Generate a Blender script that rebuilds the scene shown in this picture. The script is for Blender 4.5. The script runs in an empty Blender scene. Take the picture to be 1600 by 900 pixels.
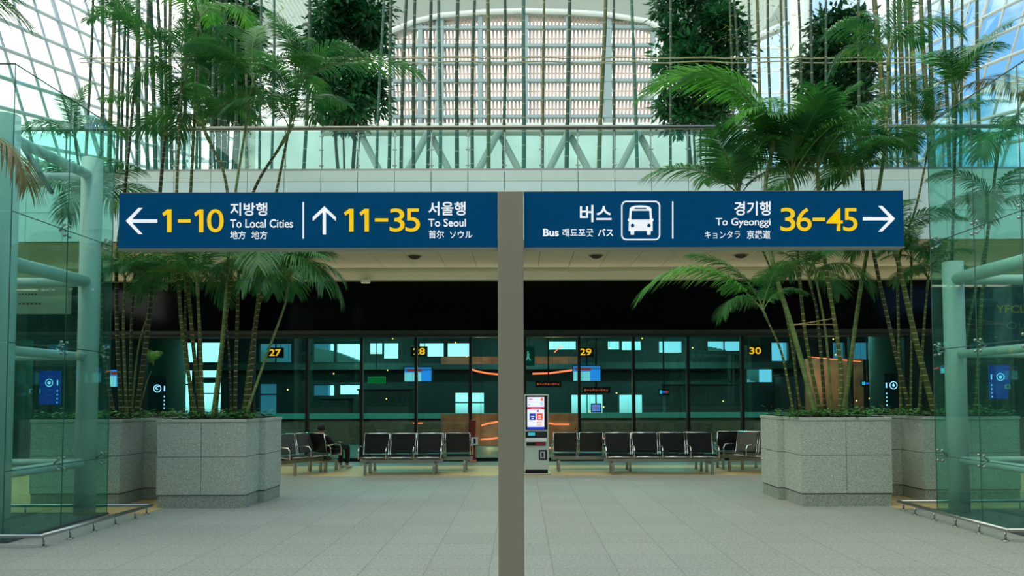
import bpy, bmesh, math, random
from mathutils import Vector, Matrix, Euler

# ------------------------------------------------------------------ camera, world, exposure
SC = bpy.context.scene
COL = SC.collection
R = math.radians
F = 1155.0
CX, HY = 815.0, 620.0
PITCH, ROLL, EYE = R(2.5), R(0.17), 1.63
cam = bpy.data.objects.new('camera', bpy.data.cameras.new('camera'))
COL.objects.link(cam)
cam.data.sensor_width = 36.0
cam.data.lens = F / 1600 * 36
cam.data.clip_end = 400
PY = HY - F * math.tan(PITCH)
cam.data.shift_x = (800 - CX) / 1600
cam.data.shift_y = (PY - 450) / 1600
CAMR = Matrix.Rotation(R(90) + PITCH, 3, 'X') @ Matrix.Rotation(-ROLL, 3, 'Z')
cam.matrix_world = Matrix.Translation((0, 0, EYE)) @ CAMR.to_4x4()
SC.camera = cam

def at(px, py, Y):
    """the place at depth Y that the photo shows at pixel (px, py)"""
    d = CAMR @ Vector(((px - CX) / F, -(py - PY) / F, -1.0))
    k = Y / d.y
    return Vector((d.x * k, Y, EYE + d.z * k))

def px_of(p):
    q = CAMR.transposed() @ (Vector(p) - Vector((0, 0, EYE)))
    return (CX + F * q.x / -q.z, PY - F * q.y / -q.z)

SC.view_settings.view_transform = 'Standard'
SC.view_settings.look = 'None'
SC.view_settings.gamma = 1.0
SC.view_settings.use_curve_mapping = False
SC.view_settings.exposure = 0.0
SC.cycles.max_bounces = 8
SC.cycles.diffuse_bounces = 3
SC.cycles.glossy_bounces = 3
SC.cycles.transmission_bounces = 4
SC.cycles.transparent_max_bounces = 28
SC.cycles.caustics_reflective = False
SC.cycles.caustics_refractive = False
SC.cycles.sample_clamp_indirect = 6.0

def lin(c):
    return tuple(((v / 255) / 12.92 if v / 255 <= 0.04045 else ((v / 255 + 0.055) / 1.055) ** 2.4) for v in c)

world = bpy.data.worlds.new('sky')
SC.world = world
world.use_nodes = True
wn = world.node_tree
wn.nodes.clear()
def W(t, **k):
    n = wn.nodes.new(t)
    for a, b in k.items():
        setattr(n, a, b)
    return n
wo = W('ShaderNodeOutputWorld'); bg = W('ShaderNodeBackground')
tc = W('ShaderNodeTexCoord'); sx = W('ShaderNodeSeparateXYZ')
wn.links.new(tc.outputs['Generated'], sx.inputs[0])
side = W('ShaderNodeMapRange'); side.inputs[1].default_value = -0.1; side.inputs[2].default_value = 0.42
wn.links.new(sx.outputs['X'], side.inputs[0])
nz = W('ShaderNodeTexNoise'); nz.inputs['Scale'].default_value = 5.0; nz.inputs['Detail'].default_value = 5
wn.links.new(tc.outputs['Generated'], nz.inputs['Vector'])
cl = W('ShaderNodeMapRange'); cl.inputs[1].default_value = 0.50; cl.inputs[2].default_value = 0.66
wn.links.new(nz.outputs[0], cl.inputs[0])
blue = W('ShaderNodeMixRGB'); blue.inputs[1].default_value = (0.09, 0.25, 0.46, 1); blue.inputs[2].default_value = (1.02, 1.04, .95, 1)
wn.links.new(cl.outputs[0], blue.inputs[0])
skyc = W('ShaderNodeMixRGB'); skyc.inputs[1].default_value = (1.02, 1.05, .955, 1)
wn.links.new(side.outputs[0], skyc.inputs[0]); wn.links.new(blue.outputs[0], skyc.inputs[2])
grd = W('ShaderNodeMixRGB'); grd.inputs[1].default_value = (0.42, 0.46, 0.45, 1)
gm = W('ShaderNodeMapRange'); gm.inputs[1].default_value = -0.02; gm.inputs[2].default_value = 0.0
wn.links.new(sx.outputs['Z'], gm.inputs[0]); wn.links.new(gm.outputs[0], grd.inputs[0]); wn.links.new(skyc.outputs[0], grd.inputs[2])
wn.links.new(grd.outputs[0], bg.inputs[0]); bg.inputs[1].default_value = 2.35
wn.links.new(bg.outputs[0], wo.inputs[0])

# ------------------------------------------------------------------ helpers
def nodes_of(name):
    m = bpy.data.materials.new(name); m.use_nodes = True
    return m, m.node_tree, m.node_tree.nodes['Principled BSDF']

def mat(name, rgb, rough=0.5, metal=0.0, spec=0.5, emit=None, estr=0.0, noise=0.0, nscale=6.0, bump=0.0, alpha_sss=None):
    m, nt, b = nodes_of(name)
    c = lin(rgb)
    b.inputs['Base Color'].default_value = (*c, 1)
    b.inputs['Roughness'].default_value = rough
    b.inputs['Metallic'].default_value = metal
    b.inputs['Specular IOR Level'].default_value = spec
    if emit is not None:
        b.inputs['Emission Color'].default_value = (*lin(emit), 1)
        b.inputs['Emission Strength'].default_value = estr
    if noise or bump:
        t = nt.nodes.new('ShaderNodeTexCoord'); n = nt.nodes.new('ShaderNodeTexNoise')
        n.inputs['Scale'].default_value = nscale; n.inputs['Detail'].default_value = 4
        nt.links.new(t.outputs['Object'], n.inputs['Vector'])
        if noise:
            mr = nt.nodes.new('ShaderNodeMapRange'); mr.inputs[1].default_value = 0.3; mr.inputs[2].default_value = 0.7
            mr.inputs[3].default_value = 1 - noise; mr.inputs[4].default_value = 1 + noise
            nt.links.new(n.outputs[0], mr.inputs[0])
            mx = nt.nodes.new('ShaderNodeMixRGB'); mx.blend_type = 'MULTIPLY'; mx.inputs[0].default_value = 1
            mx.inputs[1].default_value = (*c, 1)
            nt.links.new(mr.outputs[0], mx.inputs[2]); nt.links.new(mx.outputs[0], b.inputs['Base Color'])
        if bump:
            bp = nt.nodes.new('ShaderNodeBump'); bp.inputs['Strength'].default_value = bump
            nt.links.new(n.outputs[0], bp.inputs['Height']); nt.links.new(bp.outputs[0], b.inputs['Normal'])
    return m

def glass(name, tint, ior=1.45, rough=0.0, milk=0.0, milk_rgb=(200, 230, 220)):
    m = bpy.data.materials.new(name); m.use_nodes = True
    nt = m.node_tree; nt.nodes.clear()
    o = nt.nodes.new('ShaderNodeOutputMaterial'); tr = nt.nodes.new('ShaderNodeBsdfTransparent')
    gl = nt.nodes.new('ShaderNodeBsdfGlossy'); mx = nt.nodes.new('ShaderNodeMixShader'); fr = nt.nodes.new('ShaderNodeFresnel')
    ge = nt.nodes.new('ShaderNodeNewGeometry'); mi = nt.nodes.new('ShaderNodeMapRange')
    mi.inputs[3].default_value = ior; mi.inputs[4].default_value = 1/ior
    nt.links.new(ge.outputs['Backfacing'], mi.inputs[0]); nt.links.new(mi.outputs[0], fr.inputs[0])
    tr.inputs[0].default_value = (*tint, 1); gl.inputs['Roughness'].default_value = rough
    gl.inputs[0].default_value = (0.85, 1.0, 0.96, 1)
    nt.links.new(fr.outputs[0], mx.inputs[0]); nt.links.new(tr.outputs[0], mx.inputs[1]); nt.links.new(gl.outputs[0], mx.inputs[2])
    last = mx
    if milk:
        df = nt.nodes.new('ShaderNodeBsdfDiffuse'); df.inputs[0].default_value = (*lin(milk_rgb), 1)
        m2 = nt.nodes.new('ShaderNodeMixShader'); m2.inputs[0].default_value = milk
        nt.links.new(mx.outputs[0], m2.inputs[1]); nt.links.new(df.outputs[0], m2.inputs[2]); last = m2
    nt.links.new(last.outputs[0], o.inputs[0])
    return m

class MB:
    def __init__(s): s.v = []; s.f = []; s.mi = []; s.cur = 0
    def quad(s, a, b, c, d):
        n = len(s.v); s.v += [tuple(a), tuple(b), tuple(c), tuple(d)]; s.f.append((n, n+1, n+2, n+3)); s.mi.append(s.cur); return s
    def poly(s, pts):
        n = len(s.v); s.v += [tuple(p) for p in pts]; s.f.append(tuple(range(n, n+len(pts)))); s.mi.append(s.cur); return s
    def box(s, x0, x1, y0, y1, z0, z1):
        n = len(s.v)
        s.v += [(x0,y0,z0),(x1,y0,z0),(x1,y1,z0),(x0,y1,z0),(x0,y0,z1),(x1,y0,z1),(x1,y1,z1),(x0,y1,z1)]
        for q in ((0,3,2,1),(4,5,6,7),(0,1,5,4),(1,2,6,5),(2,3,7,6),(3,0,4,7)):
            s.f.append(tuple(n+i for i in q)); s.mi.append(s.cur)
        return s
    def rbox(s, x0, x1, y0, y1, z0, z1, b):
        """box whose edges are chamfered by b"""
        bm = bmesh.new(); bmesh.ops.create_cube(bm, size=1)
        for v in bm.verts:
            v.co = Vector(((x0+x1)/2 + v.co.x*(x1-x0), (y0+y1)/2 + v.co.y*(y1-y0), (z0+z1)/2 + v.co.z*(z1-z0)))
        bmesh.ops.bevel(bm, geom=bm.edges[:], offset=b, segments=2, profile=0.5, affect='EDGES')
        return s.add_bm(bm)
    def add_bm(s, bm, M=None):
        n = len(s.v); bm.verts.index_update()
        for v in bm.verts: s.v.append(tuple(M @ v.co if M else v.co))
        for f in bm.faces: s.f.append(tuple(n + v.index for v in f.verts)); s.mi.append(s.cur)
        bm.free(); return s
    def tube(s, pts, rad, n=8, cap=True):
        pts = [Vector(p) for p in pts]
        if not hasattr(rad, '__len__'): rad = [rad]*len(pts)
        base = len(s.v); ref = None
        for i, p in enumerate(pts):
            t = (pts[min(i+1, len(pts)-1)] - pts[max(i-1, 0)])
            t = t.normalized() if t.length > 1e-9 else Vector((0,0,1))
            if ref is None:
                ref = t.cross(Vector((0,0,1)) if abs(t.z) < .9 else Vector((0,1,0))).normalized()
            ref = (ref - t*ref.dot(t)).normalized(); b = t.cross(ref)
            for k in range(n):
                a = 2*math.pi*k/n
                s.v.append(tuple(p + (ref*math.cos(a) + b*math.sin(a))*rad[i]))
        for i in range(len(pts)-1):
            for k in range(n):
                k2 = (k+1) % n
                s.f.append((base+i*n+k, base+i*n+k2, base+(i+1)*n+k2, base+(i+1)*n+k)); s.mi.append(s.cur)
        if cap:
            s.f.append(tuple(base+k for k in reversed(range(n)))); s.mi.append(s.cur)
            e = base+(len(pts)-1)*n
            s.f.append(tuple(e+k for k in range(n))); s.mi.append(s.cur)
        return s
    def sphere(s, c, r, sc=(1,1,1)):
        bm = bmesh.new(); bmesh.ops.create_uvsphere(bm, u_segments=12, v_segments=8, radius=r)
        for v in bm.verts: v.co = Vector((v.co.x*sc[0]+c[0], v.co.y*sc[1]+c[1], v.co.z*sc[2]+c[2]))
        return s.add_bm(bm)
    def mesh(s, name, mats, smooth=False):
        me = bpy.data.meshes.new(name); me.from_pydata(s.v, [], s.f)
        for m in (mats if isinstance(mats, (list, tuple)) else [mats]): me.materials.append(m)
        if len(me.materials) > 1: me.polygons.foreach_set('material_index', s.mi)
        if smooth: me.polygons.foreach_set('use_smooth', [True]*len(me.polygons))
        me.update(); return me
    def build(s, name, mats, parent=None, smooth=False, loc=None):
        """loc: the mesh is in local coordinates around loc; without it coordinates are world ones (or the parent's)"""
        o = bpy.data.objects.new(name, s.mesh(name, mats, smooth)); COL.objects.link(o)
        if parent is not None: o.parent = parent
        if loc is not None: o.location = loc
        return o

def tag(o, label, cat, group=None):
    o['label'] = label; o['category'] = cat
    if group: o['group'] = group
    return o
def thing(name, label, cat, loc=(0,0,0), rz=0.0, group=None):
    o = bpy.data.objects.new(name, None); COL.objects.link(o); o.empty_display_size = .1
    o.location = loc; o.rotation_euler = (0, 0, rz)
    return tag(o, label, cat, group)
def struct(o, label=None):
    o['kind'] = 'structure'
    if label: o['label'] = label
    return o
def part(o, label=None):
    if label: o['label'] = label
    return o
ORD = ['first','second','third','fourth','fifth','sixth','seventh','eighth','ninth','tenth','eleventh','twelfth','thirteenth','fourteenth','fifteenth','sixteenth','seventeenth','eighteenth','nineteenth','twentieth','twenty-first','twenty-second','twenty-third']

# ------------------------------------------------------------------ materials
def granite(name, base, lo, hi, scale, tile=None, joint=0.004, rough=0.55):
    m, nt, b = nodes_of(name)
    t = nt.nodes.new('ShaderNodeTexCoord')
    n = nt.nodes.new('ShaderNodeTexNoise'); n.inputs['Scale'].default_value = scale; n.inputs['Detail'].default_value = 6; n.inputs['Roughness'].default_value = .7
    nt.links.new(t.outputs['Object'], n.inputs['Vector'])
    cr = nt.nodes.new('ShaderNodeValToRGB')
    cr.color_ramp.elements[0].position = .36; cr.color_ramp.elements[0].color = (*lin(lo), 1)
    cr.color_ramp.elements[1].position = .64; cr.color_ramp.elements[1].color = (*lin(hi), 1)
    e = cr.color_ramp.elements.new(.5); e.color = (*lin(base), 1)
    nt.links.new(n.outputs[0], cr.inputs[0])
    out = cr.outputs[0]
    if tile:
        mp = nt.nodes.new('ShaderNodeMapping'); mp.inputs['Location'].default_value = tile[2]
        nt.links.new(t.outputs['Object'], mp.inputs[0])
        br = nt.nodes.new('ShaderNodeTexBrick'); br.offset = 0.0; br.squash = 1.0
        br.inputs['Scale'].default_value = 1.0; br.inputs['Brick Width'].default_value = tile[0]; br.inputs['Row Height'].default_value = tile[1]
        br.inputs['Mortar Size'].default_value = joint; br.inputs['Mortar Smooth'].default_value = 0.2
        br.inputs['Color1'].default_value = (1,1,1,1); br.inputs['Color2'].default_value = (.91,.92,.91,1); br.inputs['Mortar'].default_value = (.68,.69,.68,1)
        nt.links.new(mp.outputs[0], br.inputs['Vector'])
        mx = nt.nodes.new('ShaderNodeMixRGB'); mx.blend_type = 'MULTIPLY'; mx.inputs[0].default_value = 1
        nt.links.new(out, mx.inputs[1]); nt.links.new(br.outputs[0], mx.inputs[2]); out = mx.outputs[0]
    nt.links.new(out, b.inputs['Base Color'])
    b.inputs['Roughness'].default_value = rough; b.inputs['Specular IOR Level'].default_value = .35
    return m

M = {}
M['floor'] = granite('floor_granite', (156,160,150), (132,136,127), (176,178,170), 38, tile=(.6, .6, (.31, .1, 0)), joint=.006, rough=.62)
M['tan'] = granite('tan_stone', (208,180,128), (198,170,120), (218,192,142), 20, rough=.45)
M['threshold'] = granite('threshold_stone', (120,130,126), (108,118,114), (132,142,138), 40, rough=.4)
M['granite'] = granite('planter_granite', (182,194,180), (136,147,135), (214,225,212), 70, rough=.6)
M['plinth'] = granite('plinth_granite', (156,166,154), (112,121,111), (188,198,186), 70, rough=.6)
M['joint'] = mat('joint', (40,46,44), .8)
M['soil'] = mat('soil', (40,32,24), .9, noise=.4, nscale=30, bump=.5)
M['white'] = mat('white_paint', (226,236,228), .45, noise=.03)
M['fascia'] = mat('fascia_panel', (214,232,220), .35, noise=.02, nscale=2)
M['fascia2'] = mat('fascia_panel_low', (216,240,236), .3, noise=.02, nscale=2)  # both panel rows are white metal; reflected tint put into the colours
M['soffit'] = mat('soffit_panel', (238,232,206), .6, noise=.03, nscale=2)
M['trimpaint'] = mat('trim_paint', (226,226,204), .5)
M['blackglass'] = mat('black_glass', (7,9,11), .1, spec=.13)
M['bulkhead'] = mat('bulkhead', (158,168,156), .8, noise=.05, nscale=.5)
M['dark'] = mat('dark_metal', (16,18,19), .4, metal=.3)
M['header'] = mat('header_metal', (62,72,70), .45, metal=.4)
M['interior'] = mat('interior_wall', (44,50,48), .8, noise=.15, nscale=1)
M['interior_floor'] = mat('interior_floor', (58,56,50), .6, noise=.1, nscale=3)
M['pillar'] = mat('pillar_paint', (104,128,118), .6)
M['rear'] = mat('rear_wall', (52,54,50), .85, noise=.1, nscale=.6)
M['frame_white'] = mat('mullion_white', (238,244,244), .5)
M['frame_side'] = mat('mullion_side', (176,190,190), .5)
M['frame_blue'] = mat('mullion_grey', (150,172,172), .5)
M['slat'] = mat('slat_wood', (224,198,182), .6, noise=.14, nscale=2.5)
M['glass_facade'] = glass('facade_glass', (.42,.80,.775), 1.5)
M['glass_encl'] = glass('enclosure_glass', (.80,.968,.93), 1.5, milk=.022, milk_rgb=(120,190,168))
M['glass_rail'] = glass('railing_glass', (.82,.96,.945), 1.45, milk=.06, milk_rgb=(120,210,200))
M['glass_roof'] = glass('roof_glass', (.93,.97,.97), 1.25)
M['steel'] = mat('stainless', (176,180,176), .28, metal=1.0)
M['chrome'] = mat('chrome', (210,214,212), .15, metal=1.0)
M['handrail'] = mat('handrail_steel', (120,122,112), .35, metal=.9)
M['struct_paint'] = mat('steelwork_paint', (196,214,206), .5)
M['steel_dark'] = mat('dark_steelwork', (64,96,90), .5)

# ------------------------------------------------------------------ setting: floors
SX = 15.0
m = MB(); m.box(-SX-1, SX+1, -12, 31, -.2, 0)
struct(m.build('floor', M['floor']))
m = MB(); m.box(-SX, SX, 15.3, 17.6, 0, .004); m.box(-SX, -5.3, 10.4, 15.3, 0, .004); m.box(5.42, SX, 10.75, 15.3, 0, .004)
struct(m.build('floor_tan', M['tan']))
m = MB(); m.box(-SX, SX, 17.6, 18.72, 0, .006)
struct(m.build('floor_threshold', M['threshold']))
m = MB(); m.box(-SX, SX, 18.9, 30, 0, .004)
struct(m.build('floor_interior', M['interior_floor']))

# balcony slab: soffit below, fascia in front
YB, ZS, ZT = 15.1, 4.85, 6.31
m = MB(); m.box(-SX, SX, YB+.1, 30.4, ZS+.06, ZT-.03)
struct(m.build('floor_balcony', M['soffit']))
seamX = [at(x, 270, YB).x for x in [731 - 57.4*k for k in range(16)] + [731 + 57.4*k for k in range(1, 17)]]
seamX = sorted(seamX); pitch = (seamX[-1]-seamX[0])/(len(seamX)-1)
while seamX[0] > -SX: seamX.insert(0, seamX[0]-pitch)
while seamX[-1] < SX: seamX.append(seamX[-1]+pitch)
ZM = at(800, 283, YB).z
m = MB()
for a, b in zip(seamX, seamX[1:]):
    m.cur = 0; m.box(a+.006, b-.006, YB, YB+.06, ZM+.005, ZT)
    m.cur = 1; m.box(a+.006, b-.006, YB-.004, YB+.06, ZM-.005-.62, ZM-.005)
    m.cur = 1; m.box(a+.006, b-.006, YB-.004, YB+.06, ZS, ZM-.635)
m.cur = 2; m.box(-SX, SX, YB+.03, YB+.1, ZS, ZT-.01)
struct(m.build('wall_balcony', [M['fascia'], M['fascia2'], M['joint']]))
m = MB()
sofX = [a + pitch*1.02*0 for a in seamX]
for a, b in zip(seamX, seamX[1:]):
    m.cur = 0; m.box(a+.006, b-.006, YB+.02, 18.3, ZS, ZS+.05)
m.cur = 1; m.box(-SX, SX, YB+.1, 18.3, ZS+.03, ZS+.058)
struct(m.build('ceiling', [M['soffit'], M['joint']]))

# trim beam above the dark glass band, the band, the header
YW = 18.8
zt0, zt1 = at(800, 437, 18.35).z, at(800, 425, 18.35).z
m = MB(); m.box(-SX, SX, 18.32, 18.62, zt0, ZS+.05); m.box(-SX, SX, 18.29, 18.32, zt1-.03, zt1+.02)
struct(m.build('trim_1', M['trimpaint']))
zb0 = at(800, 516, 18.6).z
m = MB()
xs = [-SX + i*1.384*2 for i in range(12)]
for a, b in zip(xs, xs[1:]): m.box(a+.004, b-.004, 18.6, 18.66, zb0, zt0+.02)
struct(m.build('trim_2', M['blackglass']))
m = MB(); m.box(-SX, SX, 18.66, 19.0, zb0-.16, zt0+.05); m.box(-SX, SX, 18.56, 18.68, zb0-.09, zb0)
struct(m.build('trim_3', M['header']))
ZG = zb0 - .16

# glass facade, one window per bay
mullX0 = at(735, 600, YW).x
nw = 0
for k in range(-9, 11):
    a = mullX0 + 1.384*k; b = a + 1.384
    if a < -14.3 or b > 14.6: continue
    nw += 1
    root = bpy.data.objects.new(f'window_{nw}', None); COL.objects.link(root); root.location = (a, YW, 0); struct(root)
    MB().box(.03, 1.354, .03, .042, .09, ZG).build('pane', M['glass_facade'], root)
    MB().box(-.035, .035, -.04, .12, .0, ZG).build('mullion', M['dark'], root)
    MB().box(.035, 1.349, -.02, .1, .0, .09).build('sill', M['dark'], root)

# interior of the lower level: far wall with openings to the daylight
def wall_holes(mb, x0, x1, z0, z1, y0, y1, holes):
    X = sorted(set([x0, x1] + [h[0] for h in holes] + [h[1] for h in holes]))
    for a, b in zip(X, X[1:]):
        if b-a < 1e-4: continue
        c = (a+b)/2
        hs = sorted([(h[2], h[3]) for h in holes if h[0] < c < h[1]])
        z = z0
        for h0, h1 in hs:
            if h0 > z: mb.box(a, b, y0, y1, z, h0)
            z = max(z, h1)
        if z < z1: mb.box(a, b, y0, y1, z, z1)
YI = 30.0
px_holes = [(172,200,535,566),(277,345,535,566),(405,455,537,566),(489,522,537,566),(525,566,537,566),(577,597,536,553),(599,622,536,560),(655,693,536,557),(699,735,536,557),
            (858,900,533,546),(950,968,533,546),(972,1002,533,547),(1030,1066,533,551),(1106,1158,533,548),(1206,1232,535,564),(1302,1320,535,562),(1328,1368,535,562),(1452,1464,535,562),(60,110,536,566),(1540,1590,536,562),
            (172,198,580,650),(277,300,576,648),(303,345,576,590),(303,345,598,648),(405,432,600,648),(489,522,602,618),(530,566,602,616),
            (711,731,614,659),(735,756,614,659),(893,942,617,646),(968,988,617,646),(992,1004,617,646),(1167,1208,577,597),(1452,1464,600,650),(28,44,577,682),(62,76,576,590),(1576,1596,577,650)]
holes = []
for a, b, t, bo in px_holes:
    p, q = at(a, bo, YI), at(b, t, YI)
    holes.append((p.x, q.x, max(p.z, .02), q.z))
m = MB(); wall_holes(m, -SX, SX, 0, ZS+.06, YI, YI+.2, holes)
struct(m.build('wall_far', M['interior']))
m = MB()
for h in holes:
    n_ = max(1, int((h[1]-h[0])/.62))
    for i in range(1, n_): x_ = h[0] + (h[1]-h[0])*i/n_; m.box(x_-.02, x_+.02, YI+.05, YI+.12, h[2], h[3])
    if h[3]-h[2] > 1.0: z_ = h[2] + (h[3]-h[2])*.66; m.box(h[0], h[1], YI+.05, YI+.12, z_-.025, z_+.025)
struct(m.build('trim_6', M['dark']))
# curved canopy roofs of the bus bays outside
M['canopy'] = mat('bus_canopy', (150,190,190), .5)
for xa, xb in ((480,570),(1080,1180),(395,440)):
    m = MB(); A, B = at(xa, 560, 33).x, at(xb, 560, 33).x; n_ = 14
    for i in range(n_):
        u, v = i/n_, (i+1)/n_; za, zb = 3.3+.55*math.cos(u*1.9), 3.3+.55*math.cos(v*1.9)
        m.box(A+(B-A)*u, A+(B-A)*v, 32.5, 33.5, min(za,zb)-.9, max(za,zb))
    m.box(A, A+.2, 32.9, 33.1, 0, 3.2); m.box(B-.2, B, 32.9, 33.1, 0, 2.5)
    struct(m.build('roof_outside', M['canopy']))
m = MB(); m.box(-SX-.2, -SX, -12, 30.2, 0, ZS); struct(m.build('wall_left', M['rear']))
m = MB(); m.box(SX, SX+.2, -12, 30.2, 0, ZS); struct(m.build('wall_right', M['rear']))
m = MB(); m.box(-SX-.2, SX+.2, -12.2, -12, 0, 17); struct(m.build('wall_rear', M['rear']))  # unseen dark wall, put in so the glass does not reflect bright sky
m = MB(); m.box(-SX-.2, -SX, -12, 6, ZS, 14); struct(m.build('wall_left', M['rear']))  # unseen upper wall, added to keep sky out of the black band
m = MB(); m.box(SX, SX+.2, -12, 6, ZS, 14); struct(m.build('wall_right', M['rear']))  # same added upper wall on the right, also unseen
# low partition with a pale top rail across the interior
zr = at(800, 649, 26).z
m = MB(); m.box(-SX, SX, 26, 26.12, 0, zr-.1); struct(m.build('partition', mat('partition_brown_reflection', (120,76,60), .7, noise=.3)))  # brown reflection in the glass put into the partition colour
m = MB(); m.box(-SX, SX, 25.93, 26.19, zr-.1, zr+.08); struct(m.build('trim_4', mat('partition_rail', (96,150,140), .4)))
# interior pillars behind the glass
for a, b in ((212,277),(1372,1432),(-40,30)):
    p, q = at(a, 600, 20.4), at(b, 600, 20.4)
    m = MB(); c = (p.x+q.x)/2; r = (q.x-p.x)/2
    m.tube([(c, p.y+.4, 0), (c, p.y+.4, ZS)], r, 28)
    struct(m.build('pillar', M['pillar'], smooth=True))
# interior beams
m = MB(); b0, b1 = at(800, 577, 29.6).z, at(800, 567, 29.6).z
m.box(-SX, SX, 29.5, 29.9, b0, b1); struct(m.build('beam', mat('interior_beam', (58,70,64), .6)))
# pale blue facade of the building across the road, seen through the far openings
m = MB()
m.box(-12.6, -8.9, 34, 34.4, 0, 5); m.box(12.2, 16, 34, 34.4, 0, 5)
struct(m.build('wall_across', mat('outdoor_facade', (120,170,205), .7)))

# ------------------------------------------------------------------ setting: upper atrium
YL = 30.0
def gridline(px, py): return at(px, py, YL)
# bulkhead with arched opening: lower edge follows the arch
arch = [(400,70),(470,62),(540,56),(610,50),(650,34),(690,25),(755,20),(820,18),(888,20),(950,24),(1010,34),(1030,44),(1090,72),(1140,72),(1180,58),(1230,36)]
top = 23.0
m = MB()
for (a, ay), (b, by) in zip(arch, arch[1:]):
    p, q = gridline(a, ay), gridline(b, by)
    m.quad((p.x, YL, p.z), (q.x, YL, q.z), (q.x, YL, top), (p.x, YL, top))
    m.quad((p.x, YL, p.z), (p.x, YL+.8, p.z), (q.x, YL+.8, q.z), (q.x, YL, q.z))
    m.quad((q.x, YL+.8, q.z), (p.x, YL+.8, p.z), (p.x, YL+.8, top), (q.x, YL+.8, top))
struct(m.build('wall_back', M['bulkhead']))
m = MB(); m.tube([gridline(*a) - Vector((0,.05,0)) for a in arch], .11, 8); struct(m.build('trim_5', M['white'], smooth=True))

# louvred window: frame and slats
lw = bpy.data.objects.new(f'window_{nw+1}', None); COL.objects.link(lw); struct(lw)
def archz(x):
    pts = [gridline(*a) for a in arch]
    for p, q in zip(pts, pts[1:]):
        if p.x <= x <= q.x: return p.z + (q.z-p.z)*(x-p.x)/(q.x-p.x)
    return pts[-1].z
hx = [612, 656, 687, 750, 822, 888, 950, 1022]
hy = [14, 42, 70, 97, 125, 153, 181, 209, 262]
m = MB()
for x in hx:
    X = gridline(x, 100).x; w = .09 if x not in (687, 950) else .16
    m.box(X-w, X+w, YL+.02, YL+.22, 6.3, archz(X)+.1)
for y in hy[1:-1]:
    Z = gridline(815, y).z; X0, X1 = gridline(612, y).x, gridline(1022, y).x
    m.box(X0, X1, YL+.0, YL+.2, Z-.062, Z+.062)
m.build('frame', M['frame_blue'], lw)
m = MB(); X0, X1 = gridline(612, 100).x, gridline(1022, 100).x
zz = [gridline(815, y).z for y in hy]
n = int((X1-X0)/.152)
for r_ in range(len(zz)-1):
    zhi, zlo = zz[r_]-.02, zz[r_+1]+.02
    if r_ == len(zz)-2: continue
    for i in range(n):
        x = X0 + .05 + i*.152
        zh = min(zhi, archz(x)-.05)
        if zh - zlo < .08: continue
        lean = (x)*.012
        m.v += [(x, YL+.22, zlo), (x+.1, YL+.22, zlo), (x+.1, YL+.25, zlo), (x, YL+.25, zlo),
                (x+lean, YL+.22, zh), (x+lean+.1, YL+.22, zh), (x+lean+.1, YL+.25, zh), (x+lean, YL+.25, zh)]
        k = len(m.v)-8
        for q in ((0,3,2,1),(4,5,6,7),(0,1,5,4),(1,2,6,5),(2,3,7,6),(3,0,4,7)): m.f.append(tuple(k+j for j in q)); m.mi.append(0)
    m.box(X0, X1, YL+.25, YL+.27, (zhi+zlo)/2-.03, (zhi+zlo)/2+.03)
m.build('louvre_slats', M['slat'], lw)
m = MB(); m.quad((X0, YL+.5, 6.3), (X1, YL+.5, 6.3), (X1, YL+.5, top-3), (X0, YL+.5, top-3)); m.build('pane', M['glass_roof'], lw)
# end wall wings beside the louvred window: mullions and panes
for s_, (xa, xb) in enumerate(((250, 612), (1022, 1420))):
    w = bpy.data.objects.new(f'window_{nw+2+s_}', None); COL.objects.link(w); struct(w)
    m = MB(); A, B = gridline(xa, 100).x, gridline(xb, 100).x
    for i in range(9):
        X = A + (B-A)*i/8; m.box(X-.05, X+.05, YL, YL+.15, 6.3, min(archz(X) if -10 < X < 10 else 16, 16))
    for y in (75, 110, 145, 180, 215, 250):
        Z = gridline(815, y).z; m.box(A, B, YL, YL+.12, Z-.05, Z+.05)
    m.build('frame', M['frame_white'], w)
    m = MB(); m.quad((A, YL+.1, 6.3), (B, YL+.1, 6.3), (B, YL+.1, 16), (A, YL+.1, 16)); m.build('pane', M['glass_roof'], w)
# low wall of the upper deck and its X bracing under the louvred window
M['deck'] = mat('deck_wall', (226,238,230), .6, noise=.12, nscale=.7)
m = MB(); m.box(gridline(400,200).x, gridline(1185,200).x, YL-.5, YL-.4, ZT, gridline(815, 199).z); struct(m.build('wall_deck', M['deck']))
m = MB(); zlo, zhi = ZT+.1, gridline(815, 196).z-.3
for xa in range(560, 1100, 110):
    a, b = gridline(xa, 250).x*.9, gridline(xa+110, 250).x*.9
    m.tube([(a, 27, zlo), (b, 27, zhi-1)], .13, 10); m.tube([(b, 27.3, zlo), (a, 27.3, zhi-1)], .13, 10)
m.tube([(gridline(500,250).x*.9, 27.15, zhi-1), (gridline(1160,250).x*.9, 27.15, zhi-1)], .14, 10)
struct(m.build('beam_bracing', mat('bracing_paint', (150,160,148), .5), smooth=True))

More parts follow.
